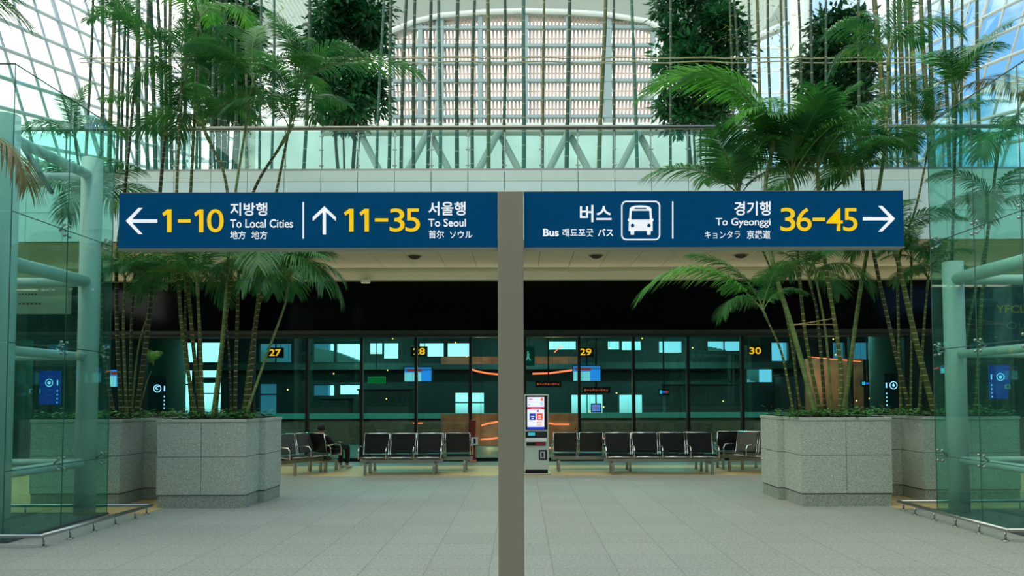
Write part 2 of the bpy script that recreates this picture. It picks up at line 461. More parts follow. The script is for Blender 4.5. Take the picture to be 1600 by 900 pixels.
# sloping side glazing: purlins rise to the back, mullions lean out at the top
def side_glazing(sg, idx):
    w = bpy.data.objects.new(f'window_{idx}', None); COL.objects.link(w); struct(w)
    P0 = Vector((sg*13.6, 20, 11.75)); D = Vector((sg*.04, 1, .225)); V = Vector((-sg*.32, 0, -1))
    def pt(u, v): return P0 + D*u + V*v
    u0, u1, v0, v1 = -11.0, 10.4, -8*.84, 6*.84
    m = MB()
    for k in range(-8, 7): m.tube([pt(u0, k*.84), pt(u1, k*.84)], .055, 6)
    i = 0
    u = u0
    while u <= u1:
        m.tube([pt(u, v0), pt(u, v1)], .04 if i % 4 else .07, 6); u += 1.07; i += 1
    m.build('frame', M['frame_side'], w, smooth=True)
    off = Vector((sg*.06, 0, .02))
    m = MB(); m.quad(pt(u0,v0)+off, pt(u1,v0)+off, pt(u1,v1)+off, pt(u0,v1)+off); m.build('pane', M['glass_roof'], w)
side_glazing(-1, nw+4); side_glazing(1, nw+5)
for a, b in ((1236,1270),(368,400)):
    p, q = at(a, 100, 23), at(b, 100, 23); m = MB()
    m.tube([((p.x+q.x)/2, 23, ZT), ((p.x+q.x)/2, 23, 19)], (q.x-p.x)/2, 24); struct(m.build('column', M['white'], smooth=True))
# slatted ceiling strips either side of the bulkhead
for a, b in ((400, 492), (1158, 1235)):
    m = MB(); A, B = at(a, 10, 26), at(b, 10, 26)
    for i in range(14): m.box(A.x+(B.x-A.x)*i/14, A.x+(B.x-A.x)*(i+.5)/14, 23.5, 29.8, 16.2, 16.28)
    m.box(A.x, B.x, 23.5, 23.6, 16.26, 16.5); m.box(A.x, B.x, 29.6, 29.7, 16.26, 16.5)
    struct(m.build('ceiling_slats', M['white']))

# ------------------------------------------------------------------ directional sign
SY = 5.8
ppm = F / SY                                       # pixels per metre on the sign face
M['sign_blue'] = mat('sign_blue', (0,64,106), .7, spec=.06, emit=(0,70,112), estr=.38)
M['sign_frame'] = mat('sign_frame', (150,156,148), .4, metal=.3)
M['sign_white'] = mat('sign_white', (240,244,250), .5, emit=(240,244,250), estr=.55)
M['sign_yellow'] = mat('sign_yellow', (253,204,0), .5, emit=(253,204,0), estr=.5)
M['post'] = mat('post_metal', (164,160,142), .45, metal=.25)
pl, pr = at(778, 450, SY-.06), at(818, 450, SY-.06)
ptop = at(800, 298, SY-.06).z
sign = thing('directional_sign', 'large blue overhead bus direction sign on a grey steel post', 'sign', ((pl.x+pr.x)/2, SY, 0))
def rel(px, py, Y=None):
    p = at(px, py, Y or SY)
    return Vector((p.x - sign.location.x, p.y - SY, p.z))
hw = (pr.x-pl.x)/2
MB().rbox(-hw, hw, -.06, .26, 0, ptop, .008).build('post', M['post'], sign)
MB().rbox(-hw-.12, hw+.12, -.16, .36, 0, .015, .004).build('base_plate', M['steel'], sign)
boards = []
for (xa, xb, ya, yb) in ((184.5, 777, 300.5, 388.5), (819, 1411, 298.5, 387)):
    a, b = rel(xa, yb), rel(xb, ya)
    bd = MB().rbox(a.x, b.x, .0, .10, a.z, b.z, .004).build('sign_board', M['sign_blue'], sign)
    f = MB(); f.box(a.x-.003, b.x+.003, -.004, .104, a.z-.008, a.z); f.box(a.x-.003, b.x+.003, -.002, .104, b.z, b.z+.006)
    f.build('edge_frame', M['sign_frame'], bd)
    boards.append(bd)
def flat_poly(name, polys, m, parent, y=-.006, th=.005):
    """polys: lists of pixel corners on the sign face, extruded into thin letters"""
    mb = MB()
    for pts in polys:
        q = [rel(*p) for p in pts]
        fr = [(v.x, y, v.z) for v in q]; bk = [(v.x, y+th, v.z) for v in q]
        mb.poly(fr); n = len(fr)
        for i in range(n): mb.quad(fr[i], fr[(i+1)%n], bk[(i+1)%n], bk[i])
    return mb.build(name, m, parent)
def text_verts(body, weight):
    c = bpy.data.curves.new('lettering', 'FONT'); c.body = body; c.offset = weight; c.resolution_u = 4
    o = bpy.data.objects.new('lettering', c); COL.objects.link(o)
    bpy.context.view_layer.update()
    me = bpy.data.meshes.new_from_object(o.evaluated_get(bpy.context.evaluated_depsgraph_get()))
    bpy.data.objects.remove(o); bpy.data.curves.remove(c)
    return me
def fit_text(name, body, box, m, parent, place, weight=0.0, normal=(0,-1,0)):
    """lettering as a thin raised mesh fitted to box (x0,x1,ytop,ybottom in photo pixels); place maps pixel -> local point"""
    me = text_verts(body, weight)
    xs = [v.co.x for v in me.vertices]; ys = [v.co.y for v in me.vertices]
    x0, x1, y0, y1 = min(xs), max(xs), min(ys), max(ys)
    for v in me.vertices:
        u, w = (v.co.x-x0)/(x1-x0), (v.co.y-y0)/(y1-y0)
        v.co = place(box[0] + u*(box[1]-box[0]), box[3] + w*(box[2]-box[3]))
    me.materials.clear(); me.materials.append(m); me.name = name
    o = bpy.data.objects.new(name, me); COL.objects.link(o); o.parent = parent
    return o
def onsign(px, py):
    v = rel(px, py); v.y = -.006; return v
def st(body, box, m, bd, weight=0.0, name='lettering'): return fit_text(name, body, box, m, bd, onsign, weight)
WH, YE = M['sign_white'], M['sign_yellow']
L, Rb = boards
def arrow(tip, dx, dy, head, shaft, w, bd):
    """arrow with a mitred open head: tip pixel, pointing (dx,dy), arm reach head, shaft length"""
    tx, ty = tip; nx, ny = -dy, dx
    def P(f, s): return (tx - dx*f + nx*s, ty - dy*f + ny*s)
    h, w2 = head, w
    polys = [[P(w*.9, -w/2), P(w*.9, w/2), P(shaft, w/2), P(shaft, -w/2)]]
    for s in (1, -1):
        polys.append([P(0, 0), P(w*1.35, 0), P(h[0]+w*1.35*.9, s*h[1]), P(h[0], s*h[1])])
    flat_poly('arrow', polys, WH, bd)
def one(x0, x1, y0, y1, bd):
    w = 6.6; flat_poly('numeral', [[(x1-w, y0), (x1, y0), (x1, y1), (x1-w, y1)], [(x1-w, y0), (x1-w+1.5, y0+5.5), (x0+2.4, y0+10.6), (x0, y0+6.2)]], YE, bd)
arrow((197,345.5), -1, 0, (20,20.5), 49, 5, L)
arrow((507,322.5), 0, -1, (17,18), 44, 5, L)
arrow((1398,342), 1, 0, (20,20), 50, 5, Rb)
one(254, 268.3, 327.5, 363, L); flat_poly('numeral', [[(278.5,343),(298,343),(298,348),(278.5,348)]], YE, L)
one(303.5, 318, 327.5, 363, L); st('0', (324,350,327,363.5), YE, L, .004, 'numeral')
one(537.5, 552.5, 326.5, 362, L); one(562, 576.5, 326.5, 362, L)
flat_poly('numeral', [[(586,341.5),(606.5,341.5),(606.5,346.5),(586,346.5)]], YE, L)
st('3', (609,632.5,326,362.5), YE, L, .004, 'numeral'); st('5', (633.5,656.5,326,362.5), YE, L, .004, 'numeral')
st('지방행', (360,418,317,337.5), WH, L, .016)
st('To Local Cities', (360,458,343,356), WH, L, .012)
st('地方', (360,384,361,374), WH, L, .01); st('地方', (393.5,418,361,374), WH, L, .01)
flat_poly('divider', [[(473,316),(475,316),(475,373),(473,373)]], WH, L)
st('서울행', (669.5,727.5,315.5,337), WH, L, .016)
st('To Seoul', (669.5,728,342,354.5), WH, L, .012)
st('首尔', (670,694,360,373), WH, L, .01); st('ソウル', (703,738,361,372.5), WH, L, .01)
st('버스', (906,955.5,320.5,347.5), WH, Rb, .016)
st('Bus', (848.5,873,357.5,369.5), WH, Rb, .025); st('래됴포굿', (879,927,357.5,370), WH, Rb, .01); st('バス', (934,958,357.5,369.5), WH, Rb, .02)
st('경기행', (1147,1203.5,315,337), WH, Rb, .016)
st('To Gyeonggi', (1118,1203.5,341,356), WH, Rb, .012)
st('キョンタラ', (1101,1156,361,373), WH, Rb, .0); st('京畿道', (1166.5,1203.5,360,373.5), WH, Rb, .01)
st('3', (1219,1242.5,325,361.5), YE, Rb, .004, 'numeral'); st('6', (1244,1268,325,361.5), YE, Rb, .004, 'numeral')
flat_poly('numeral', [[(1269.5,340.5),(1289,340.5),(1289,345.5),(1269.5,345.5)]], YE, Rb)
st('4', (1291,1316.5,325.5,361), YE, Rb, .004, 'numeral'); st('5', (1317,1339.5,325.5,361.5), YE, Rb, .004, 'numeral')
flat_poly('divider', [[(1050,315),(1052,315),(1052,373),(1050,373)]], WH, Rb)
# bus pictogram in a rounded frame
def rrect(x0, x1, y0, y1, r, n=6):
    pts = []
    for cx, cy, a0 in ((x1-r, y0+r, -90), (x1-r, y1-r, 0), (x0+r, y1-r, 90), (x0+r, y0+r, 180)):
        for i in range(n+1):
            a = R(a0 + 90*i/n); pts.append((cx + r*math.cos(a), cy + r*math.sin(a)))
    return pts
o_, i_ = rrect(970.5,1031.5,314,375.5,8), rrect(972.5,1029.5,316,373.5,6.5)
flat_poly('pictogram_frame', [[o_[k], o_[(k+1)%len(o_)], i_[(k+1)%len(o_)], i_[k]] for k in range(len(o_))], WH, Rb)
def circ(cx, cy, r, n=16): return [(cx + r*math.cos(2*math.pi*i/n), cy + r*math.sin(2*math.pi*i/n)) for i in range(n)]
roof = [(985.5,329.5),(984,326),(986,323.5),(992,321.8),(1000.5,321.3),(1009,321.8),(1015,323.5),(1017.5,326),(1016.5,329.5)]
flat_poly('bus_pictogram', [roof, [(984,326),(987,329),(986,344.5),(982.6,344.5)], [(1017.5,326),(1014.5,329),(1015.5,344.5),(1019,344.5)],
    [(982.6,343.5),(1019.4,343.5),(1019.8,361),(982,361)], [(984.8,360),(991,360),(990.6,367),(985.5,367)], [(1010.6,360),(1016.8,360),(1016.2,367),(1011,367)],
    [(981,342),(983,342),(983,345.5),(981,345.5)], [(1018.8,342),(1020.8,342),(1020.8,345.5),(1018.8,345.5)]], WH, Rb)
flat_poly('bus_pictogram', [circ(988.2,352.6,2.8), circ(1013.6,352.6,2.8), rrect(991,1010,325,326.8,.9,3)], M['sign_blue'], Rb, y=-.0085, th=.003)

# ------------------------------------------------------------------ granite planters (stepped plan)
def planter(name, label, blocks, h=1.31):
    """blocks: plan rectangles (x0,x1,y0,y1) that overlap into one stepped planter"""
    x0 = min(b[0] for b in blocks); y0 = min(b[2] for b in blocks); x1 = max(b[1] for b in blocks); y1 = max(b[3] for b in blocks)
    cx, cy = (x0+x1)/2, (y0+y1)/2
    t = thing('granite_planter', label, 'planter', (cx, cy, 0), 0, 'stepped granite planters of the palms')
    body = MB(); pln = MB(); rim = MB(); soil = MB()
    zj = .755
    for (a, b, c, d) in blocks:
        a, b, c, d = a-cx, b-cx, c-cy, d-cy
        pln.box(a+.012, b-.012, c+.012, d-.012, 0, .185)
        body.cur = 1; body.box(a+.01, b-.01, c+.01, d-.01, .18, h-.03)
        body.cur = 0
        n = 2 if b-a > .9 else 1
        for i in range(n):
            u0, u1 = a + (b-a)*i/n, a + (b-a)*(i+1)/n
            g0 = 0 if i == 0 else .004; g1 = 0 if i == n-1 else .004
            for z0, z1 in ((.195, zj-.004), (zj+.004, h-.045)):
                body.box(u0+g0, u1-g1, c, d, z0, z1)
        rim.rbox(a-.012, b+.012, c-.012, d+.012, h-.045, h, .006)
        soil.box(a+.07, b-.07, c+.07, d-.07, h-.005, h+.012)
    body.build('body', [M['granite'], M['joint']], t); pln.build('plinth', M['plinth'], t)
    rim.build('rim', M['granite'], t); soil.build('soil', M['soil'], t)
    return t, (x0, x1, y0, y1, h)
PLA = planter('pa', 'grey granite planter in front of the left palms, right of the left glass enclosure', [(-5.40,-4.09,10.98,11.6), (-5.30,-3.99,11.55,12.3)])
PLB = planter('pb', 'grey granite planter partly seen through the left glass enclosure', [(-7.42,-6.06,11.2,11.98), (-7.3,-5.66,11.9,12.75)])
PRA = planter('pc', 'grey granite planter in front of the right palms, left of the right glass enclosure', [(4.13,5.47,10.98,11.75), (4.03,5.35,11.7,12.5)])
PRB = planter('pd', 'grey granite planter partly seen through the right glass enclosure', [(6.16,7.64,11.38,12.12), (5.75,7.5,12.05,12.9)])

# low leafy ground cover on each planter
M['cover'] = mat('ground_cover_leaf', (58,124,54), .45, noise=.35, nscale=9)
def cover(t, bounds, seed, label):
    rnd = random.Random(seed); x0, x1, y0, y1, h = bounds; m = MB()
    for i in range(750):
        x = rnd.uniform(x0+.02, x1-.02); y = y0 + .02 + (y1-y0-.1)*rnd.random()**1.6
        z = h + .01 + rnd.random()*.09*(1 if rnd.random() < .8 else 1.6)
        a = rnd.uniform(0, 6.28); l = rnd.uniform(.05, .1); w = l*.3; u = Vector((math.cos(a), math.sin(a), rnd.uniform(-.3,.5))); v = Vector((-math.sin(a), math.cos(a), rnd.uniform(-.2,.2)))
        c = Vector((x, y, z)); m.poly([c, c+u*l*.5+v*w, c+u*l, c+u*l*.5-v*w])
    for i in range(90):
        x = rnd.uniform(x0+.1, x1-.1); y = rnd.uniform(y0+.08, y1-.1); a = rnd.uniform(0, 6.28)
        m.tube([(x, y, h), (x+.03*math.cos(a), y+.03*math.sin(a), h+.07)], .004, 4)
    o = m.build('ground_cover', M['cover']); o['kind'] = 'stuff'; tag(o, label, 'ground cover plants')
cover(*PLA, 1, 'low green leafy ground cover on the granite planter right of the left glass enclosure')
cover(*PLB, 2, 'low green leafy ground cover on the planter seen through the left glass enclosure')
cover(*PRA, 3, 'low green leafy ground cover on the granite planter left of the right glass enclosure')
cover(*PRB, 4, 'low green leafy ground cover on the planter seen through the right glass enclosure')

# ------------------------------------------------------------------ palms
def stem_mat(name, body, ring, pitch=.095, frac=.13):
    m, nt, b = nodes_of(name)
    t = nt.nodes.new('ShaderNodeTexCoord'); s = nt.nodes.new('ShaderNodeSeparateXYZ'); nt.links.new(t.outputs['Object'], s.inputs[0])
    n = nt.nodes.new('ShaderNodeTexNoise'); n.inputs['Scale'].default_value = 5; nt.links.new(t.outputs['Object'], n.inputs['Vector'])
    ad = nt.nodes.new('ShaderNodeMath'); ad.operation = 'MULTIPLY_ADD'; ad.inputs[1].default_value = .05; nt.links.new(n.outputs[0], ad.inputs[0]); nt.links.new(s.outputs['Z'], ad.inputs[2])
    dv = nt.nodes.new('ShaderNodeMath'); dv.operation = 'DIVIDE'; dv.inputs[1].default_value = pitch; nt.links.new(ad.outputs[0], dv.inputs[0])
    fr = nt.nodes.new('ShaderNodeMath'); fr.operation = 'FRACT'; nt.links.new(dv.outputs[0], fr.inputs[0])
    lt = nt.nodes.new('ShaderNodeMath'); lt.operation = 'LESS_THAN'; lt.inputs[1].default_value = frac; nt.links.new(fr.outputs[0], lt.inputs[0])
    mx = nt.nodes.new('ShaderNodeMixRGB'); mx.inputs[1].default_value = (*lin(body), 1); mx.inputs[2].default_value = (*lin(ring), 1)
    nt.links.new(lt.outputs[0], mx.inputs[0])
    mr = nt.nodes.new('ShaderNodeMapRange'); mr.inputs[1].default_value = .3; mr.inputs[2].default_value = .7; mr.inputs[3].default_value = .65; mr.inputs[4].default_value = 1.35
    nt.links.new(n.outputs[0], mr.inputs[0])
    m2 = nt.nodes.new('ShaderNodeMixRGB'); m2.blend_type = 'MULTIPLY'; m2.inputs[0].default_value = 1; nt.links.new(mx.outputs[0], m2.inputs[1]); nt.links.new(mr.outputs[0], m2.inputs[2])
    nt.links.new(m2.outputs[0], b.inputs['Base Color']); b.inputs['Roughness'].default_value = .45
    return m
STEMS = {'dark': stem_mat('palm_stem_dark', (54,62,28), (176,164,110)), 'olive': stem_mat('palm_stem_olive', (78,92,38), (178,170,112)),
         'light': stem_mat('palm_stem_light', (104,126,66), (150,160,106), .13, .08)}
def leaf_mat(name, rgb, rgb2, trans=.25):
    m = bpy.data.materials.new(name); m.use_nodes = True; nt = m.node_tree; b = nt.nodes['Principled BSDF']
    t = nt.nodes.new('ShaderNodeTexCoord'); n = nt.nodes.new('ShaderNodeTexNoise'); n.inputs['Scale'].default_value = 2.2; nt.links.new(t.outputs['Object'], n.inputs['Vector'])
    mx = nt.nodes.new('ShaderNodeMixRGB'); mx.inputs[1].default_value = (*lin(rgb), 1); mx.inputs[2].default_value = (*lin(rgb2), 1)
    mr = nt.nodes.new('ShaderNodeMapRange'); mr.inputs[1].default_value = .35; mr.inputs[2].default_value = .65
    nt.links.new(n.outputs[0], mr.inputs[0]); nt.links.new(mr.outputs[0], mx.inputs[0]); nt.links.new(mx.outputs[0], b.inputs['Base Color'])
    b.inputs['Roughness'].default_value = .38
    tr = nt.nodes.new('ShaderNodeBsdfTranslucent'); nt.links.new(mx.outputs[0], tr.inputs[0])
    ms = nt.nodes.new('ShaderNodeMixShader'); ms.inputs[0].default_value = trans
    nt.links.new(b.outputs[0], ms.inputs[1]); nt.links.new(tr.outputs[0], ms.inputs[2]); nt.links.new(ms.outputs[0], nt.nodes['Material Output'].inputs[0])
    return m
M['frond'] = leaf_mat('palm_frond', (44,108,56), (78,146,62), .3)
M['frond_bright'] = leaf_mat('palm_frond_bright', (62,146,46), (104,178,62), .35)
M['frond_dry'] = leaf_mat('palm_frond_dry', (110,100,44), (140,124,60))
M['rachis'] = mat('palm_rachis', (112,140,70), .45)

def frond_mesh(seed, L, a0, a1, leaf, npair, droop, curl=1.0):
    rnd = random.Random(seed); m = MB(); N = 18; pts = []; tang = []; p = Vector((0,0,0))
    for i in range(N+1):
        t = i/N; a = R(a0 + (a1-a0)*(t**curl)); d = Vector((math.cos(a), 0, math.sin(a)))
        pts.append(p.copy()); tang.append(d); p += d*(L/N)
    m.cur = 1; m.tube(pts, [.014*(1-.85*i/N) for i in range(N+1)], 5)
    m.cur = 0
    for k in range(npair):
        t = .17 + .82*k/(npair-1); f = t*N; i = min(int(f), N-1); u = f-i
        c = pts[i].lerp(pts[i+1], u); T = tang[i].lerp(tang[i+1], u).normalized(); Nn = Vector((-T.z, 0, T.x))
        s = (t-.17)/.83; prof = (math.sin(math.pi*(.14+.80*s)))**.7
        ln = leaf*prof*rnd.uniform(.9, 1.06)
        for sd in (1, -1):
            out = Vector((0, sd, 0)); fw = .45 + .75*s + rnd.uniform(-.08,.08)
            d = (out + T*fw + Nn*rnd.uniform(.10,.35)).normalized()
            w = (d.cross(Nn)).normalized()*(.0128*leaf/.5)*rnd.uniform(.85,1.1)
            g = Vector((0,0,-1))*droop*rnd.uniform(.8,1.25)
            q0 = c; q1 = c + d*ln*.35 + g*ln*.06; q2 = c + d*ln*.7 + g*ln*.3; q3 = c + d*ln*.95 + g*ln*.66
            b = len(m.v)
            m.v += [tuple(q0-w*.5), tuple(q0+w*.5), tuple(q1-w), tuple(q1+w), tuple(q2-w*.75), tuple(q2+w*.75), tuple(q3)]
            m.f += [(b,b+1,b+3,b+2), (b+2,b+3,b+5,b+4), (b+4,b+5,b+6)]; m.mi += [0,0,0]
    return m
FR = {}
def fr(kind, matname):
    key = (kind, matname)
    if key not in FR:
        spec = {'arch': (11, 1.55, 72, -38, .50, 48, .65, 1.0), 'droop': (12, 1.45, 58, -78, .52, 46, .9, .9), 'up': (13, 1.35, 84, 22, .46, 42, .45, 1.4),
                'wide': (14, 1.7, 45, -25, .50, 52, .6, 1.0), 'young': (15, .75, 75, -10, .34, 16, .45, 1.0), 'sweep': (16, 2.3, 34, -82, .62, 64, .8, 1.35), 'fan': (17, 1.5, 65, 12, .62, 46, .35, 1.0)}[kind]
        FR[key] = frond_mesh(*spec).mesh('frond', [M[matname], M['rachis']])
    return FR[key]
def add_frond(parent, loc, az, tilt=0, scale=1.0, kind='arch', matname='frond', roll=0):
    o = bpy.data.objects.new('frond', fr(kind, matname)); COL.objects.link(o); o.parent = parent; o.location = loc
    o.rotation_euler = (Matrix.Rotation(az, 3, 'Z') @ Matrix.Rotation(-tilt, 3, 'Y') @ Matrix.Rotation(roll, 3, 'X')).to_euler()
    o.scale = (scale,)*3
    return o
def catmull(P, n):
    out = []
    P = [P[0]*2-P[1]] + P + [P[-1]*2-P[-2]]
    for i in range(1, len(P)-2):
        for k in range(n):
            t = k/n; a, b, c, d = P[i-1], P[i], P[i+1], P[i+2]
            out.append(.5*((2*b)+(c-a)*t+(2*a-5*b+4*c-d)*t*t+(3*b-a-3*c+d)*t**3))
    out.append(P[-2]); return out
palm_i = [0]
def palm(label, path, Y, r=.034, mt='olive', crown=1.0, n=7, kinds=('arch','droop','up','arch','wide'), leafm='frond', extra=(), group='ringed areca palms', shaft=True, lean=0.0):
    """path: pixels from the soil to the crown, all near depth Y"""
    palm_i[0] += 1; rnd = random.Random(100+palm_i[0])
    P = [at(px, py, Y + lean*i/(max(1, len(path)-1))) for i, (px, py) in enumerate(path)]
    P[0].z = min(P[0].z, 1.312) if P[0].z < 2 else P[0].z
    base = P[0].copy(); P = [p-base for p in P]
    t = thing('areca_palm', label, 'palm', base, 0, group)
    C = catmull(P, 14); rr = []
    for i in range(len(C)):
        s = i/(len(C)-1); w = r*.8*(1.12 - .35*s) * (1.25 if i < 2 else 1)
        rr.append(w)
    m = MB(); m.tube(C, rr, 10); m.build('stem', STEMS[mt], t, smooth=True)
    topd = (C[-1]-C[-4]).normalized()
    if shaft:
        m = MB(); m.tube([C[-1]-topd*.02, C[-1]+topd*.12*crown, C[-1]+topd*.34*crown], [r*.8, r*.95, r*.4], 8); m.build('crownshaft', STEMS['light'], t, smooth=True)
    tip = C[-1] + topd*.2*crown
    a0 = rnd.uniform(0, 6.28)
    high = path[-1][1] < 270
    n = max(4, round(n*.8)) if high else n
    fs = crown*(.78 if high else .92)
    for i in range(n):
        k = kinds[i % len(kinds)]
        add_frond(t, tip + topd*(.1*crown*i/max(1,n)), a0 + i*2.399 + rnd.uniform(-.2,.2), rnd.uniform(-.15,.3), fs*rnd.uniform(.8,1.12), k, leafm, rnd.uniform(-.3,.3))
    for (az, tilt, sc, k, lm) in extra: add_frond(t, tip, R(az), R(tilt), sc, k, lm)
    return t
GB, GA, GRA, GRB = 'palms in the far left planter', 'palms in the left front planter', 'palms in the right front planter', 'palms in the far right planter'
# far left planter (partly behind the glass enclosure)
palm('slender ringed palm reaching above the sign, just right of the left glass enclosure', [(190,650),(183,520),(183,398),(195,300),(214,90)], 11.75, .034, 'dark', 1.05, 7, group=GB)
palm('short thin palm with a tuft of fronds under the left end of the sign', [(198,650),(193,520),(195,448)], 11.6, .026, 'olive', .55, 7, group=GB)
palm('thin palm with drooping fronds just right of the shortest palm under the left sign end', [(203,650),(205,520),(209,445)], 11.9, .028, 'dark', .62, 7, ('droop','arch','droop'), group=GB)
palm('leaning dark brown ringed palm, rightmost tall stem of the far left planter', [(212,645),(230,520),(242,396),(250,300),(258,212)], 12.0, .042, 'dark', 1.0, 7, group=GB)
palm('thin pale green palm stem leaning right across the dark band, far left planter', [(205,648),(217,540),(240,470)], 12.1, .018, 'light', .45, 4, ('up','arch'), group=GB)
palm('palm behind the left glass enclosure with a crown touching its upper seam', [(140,648),(160,470),(150,340)], 11.8, .03, 'olive', .95, 8, ('arch','droop','wide'), group=GB)
palm('palm behind the left glass enclosure with its bare stem leaning right', [(178,648),(150,480),(128,300),(120,235)], 12.1, .03, 'dark', .9, 7, group=GB)
# left front planter
palm('ringed palm with a tall crown, second stem from left in the left front planter', [(306,645),(285,520),(277,400),(276,300),(284,140)], 11.5, .034, 'olive', 1.1, 8, group=GA)
palm('ringed palm with bright high fronds, third stem from left in the left front planter', [(315,642),(301,530),(292,400),(299,280),(310,60)], 11.7, .036, 'olive', 1.2, 8, leafm='frond_bright', group=GA)
palm('short ringed palm, leftmost stem of the left front planter, crown under the sign', [(300,648),(290,520),(290,455)], 11.9, .028, 'dark', .8, 9, ('droop','arch','wide','droop'), group=GA)
palm('straight ringed palm, fourth from left in the left front planter, crown under sign', [(317,645),(312,520),(309,462)], 11.35, .036, 'olive', .85, 8, ('arch','droop','wide'), group=GA)
palm('leaning light green palm, sweeping right in the middle of the left front planter', [(332,642),(348,520),(357,400),(368,300),(392,150)], 11.3, .03, 'light', 1.0, 7, group=GA)
palm('pair-like ringed palm stem crossing the leaning light one in the left front planter', [(336,645),(350,520),(363,400),(352,280),(328,222)], 11.6, .034, 'olive', 1.0, 8, ('arch','droop','wide'), group=GA)
palm('dark ringed palm, fourth stem from the right in the left front planter', [(367,645),(370,520),(376,396),(396,300),(440,225)], 11.6, .034, 'dark', 1.1, 8, group=GA)
palm('thin dark low palm, fifth stem from the right in the left front planter', [(361,645),(358,560),(352,480)], 12.0, .02, 'dark', .45, 5, ('up','arch'), group=GA)
palm('ringed palm with a high crown reaching right over the railing, left front planter', [(379,645),(399,500),(412,398),(436,280),(462,150)], 11.8, .032, 'olive', 1.05, 7, extra=((5,-5,1.25,'wide','frond'),), group=GA)
palm('palm with lush fronds hanging below the sign, right end of left front planter', [(386,645),(401,500),(412,452)], 11.45, .034, 'dark', 1.0, 9, ('droop','arch','droop','wide'), extra=((0,8,1.15,'wide','frond'),(-25,0,1.0,'droop','frond')), group=GA)
palm('thin pale palm leaning far right over the edge of the left front planter', [(382,648),(415,560),(443,483),(449,455)], 11.2, .024, 'light', .7, 7, ('droop','arch','droop'), group=GA)
palm('young palm shoot with bright fronds low in the left planter', [(215,648),(228,602),(236,580)], 12.2, .012, 'light', .5, 3, ('young','arch'), 'frond_bright', group=GB, shaft=False)
# right front planter
palm('thick pale green palm leaning left in the right front planter', [(1275,645),(1240,520),(1206,405),(1196,300),(1205,240)], 11.35, .046, 'light', 1.0, 4, ('droop','arch'), 'frond_bright', extra=((177,34,1.12,'sweep','frond_bright'),(186,42,.9,'sweep','frond_bright'),(215,20,.8,'droop','frond_bright')), group=GRA)
palm('ringed palm just right of the thick pale leaning stem, right front planter', [(1283,645),(1258,520),(1246,395),(1240,340),(1238,305)], 11.5, .032, 'olive', 1.15, 10, ('arch','up','wide','fan'), group=GRA)
palm('dark ringed palm leaning left, second stem from right in the right front planter', [(1311,642),(1313,567),(1287,396),(1281,330),(1279,295)], 11.4, .038, 'olive', 1.1, 10, ('arch','up','wide','fan'), group=GRA)
palm('thin leaning palm with a long arching frond reaching left over the dark band', [(1241,645),(1222,555),(1199,500)], 11.38, .024, 'olive', .75, 7, ('arch','droop','up'), extra=((180,18,1.0,'sweep','frond_bright'),(170,28,.9,'wide','frond')), group=GRA)
palm('palm with a full crown hidden behind the right part of the sign, right front planter', [(1290,645),(1278,500),(1268,450)], 11.9, .03, 'dark', .85, 9, ('droop','wide','arch'), group=GRA)
palm('bushy palm fanning just above the sign, second stem in the right front planter', [(1252,645),(1225,480),(1165,330)], 12.0, .024, 'olive', 1.1, 9, ('up','arch','fan','wide'), group=GRA)
palm('slim bare palm stem third from the right in the right front planter', [(1300,645),(1290,520),(1270,400),(1272,330),(1310,290)], 11.7, .022, 'light', .85, 7, ('arch','wide'), group=GRA)
palm('very tall palm with a crown high before the right glass wall, right front planter', [(1318,645),(1345,450),(1380,250),(1388,110)], 12.1, .04, 'light', 1.15, 9, ('arch','droop','up','wide'), group=GRA)
# far right planter
palm('dark ringed palm leaning left towards the sign end, far right planter', [(1423,645),(1392,520),(1364,392),(1352,330),(1348,285)], 11.9, .036, 'dark', .95, 8, group=GRB)
palm('thick strongly ringed palm leaning left beside the right glass enclosure', [(1461,640),(1433,540),(1408,430),(1401,400)], 11.7, .052, 'olive', .9, 8, ('arch','wide','droop'), group=GRB)
palm('thin straight palm between the two leaning stems of the far right planter', [(1408,648),(1404,520),(1405,405),(1432,320),(1452,225)], 12.2, .026, 'olive', 1.0, 8, ('arch','wide','up'), group=GRB)
palm('thin palm right of the thick leaning stem of the far right planter', [(1423,648),(1424,520),(1424,415)], 12.3, .022, 'olive', .6, 7, group=GRB)
palm('ringed palm close to the edge of the right glass enclosure', [(1436,648),(1443,520),(1449,450)], 12.1, .026, 'olive', .6, 7, ('arch','droop'), group=GRB)
palm('palm behind the right glass enclosure with a lush drooping crown', [(1525,648),(1535,450),(1556,260)], 12.0, .034, 'olive', 1.15, 10, ('droop','arch','wide'), group=GRB)
palm('palm behind the right glass enclosure leaning right, with a smaller crown', [(1500,648),(1512,520),(1548,345)], 12.3, .028, 'olive', .85, 8, ('arch','droop'), group=GRB)
palm('tall palm rising above the right glass enclosure with a fan of pale fronds', [(1480,648),(1487,420),(1494,165)], 12.4, .036, 'dark', 1.0, 7, ('arch','up','wide'), extra=((8,10,1.2,'fan','frond'),(20,-5,1.1,'wide','frond_dry'),(95,10,1.0,'fan','frond_bright')), group=GRB)
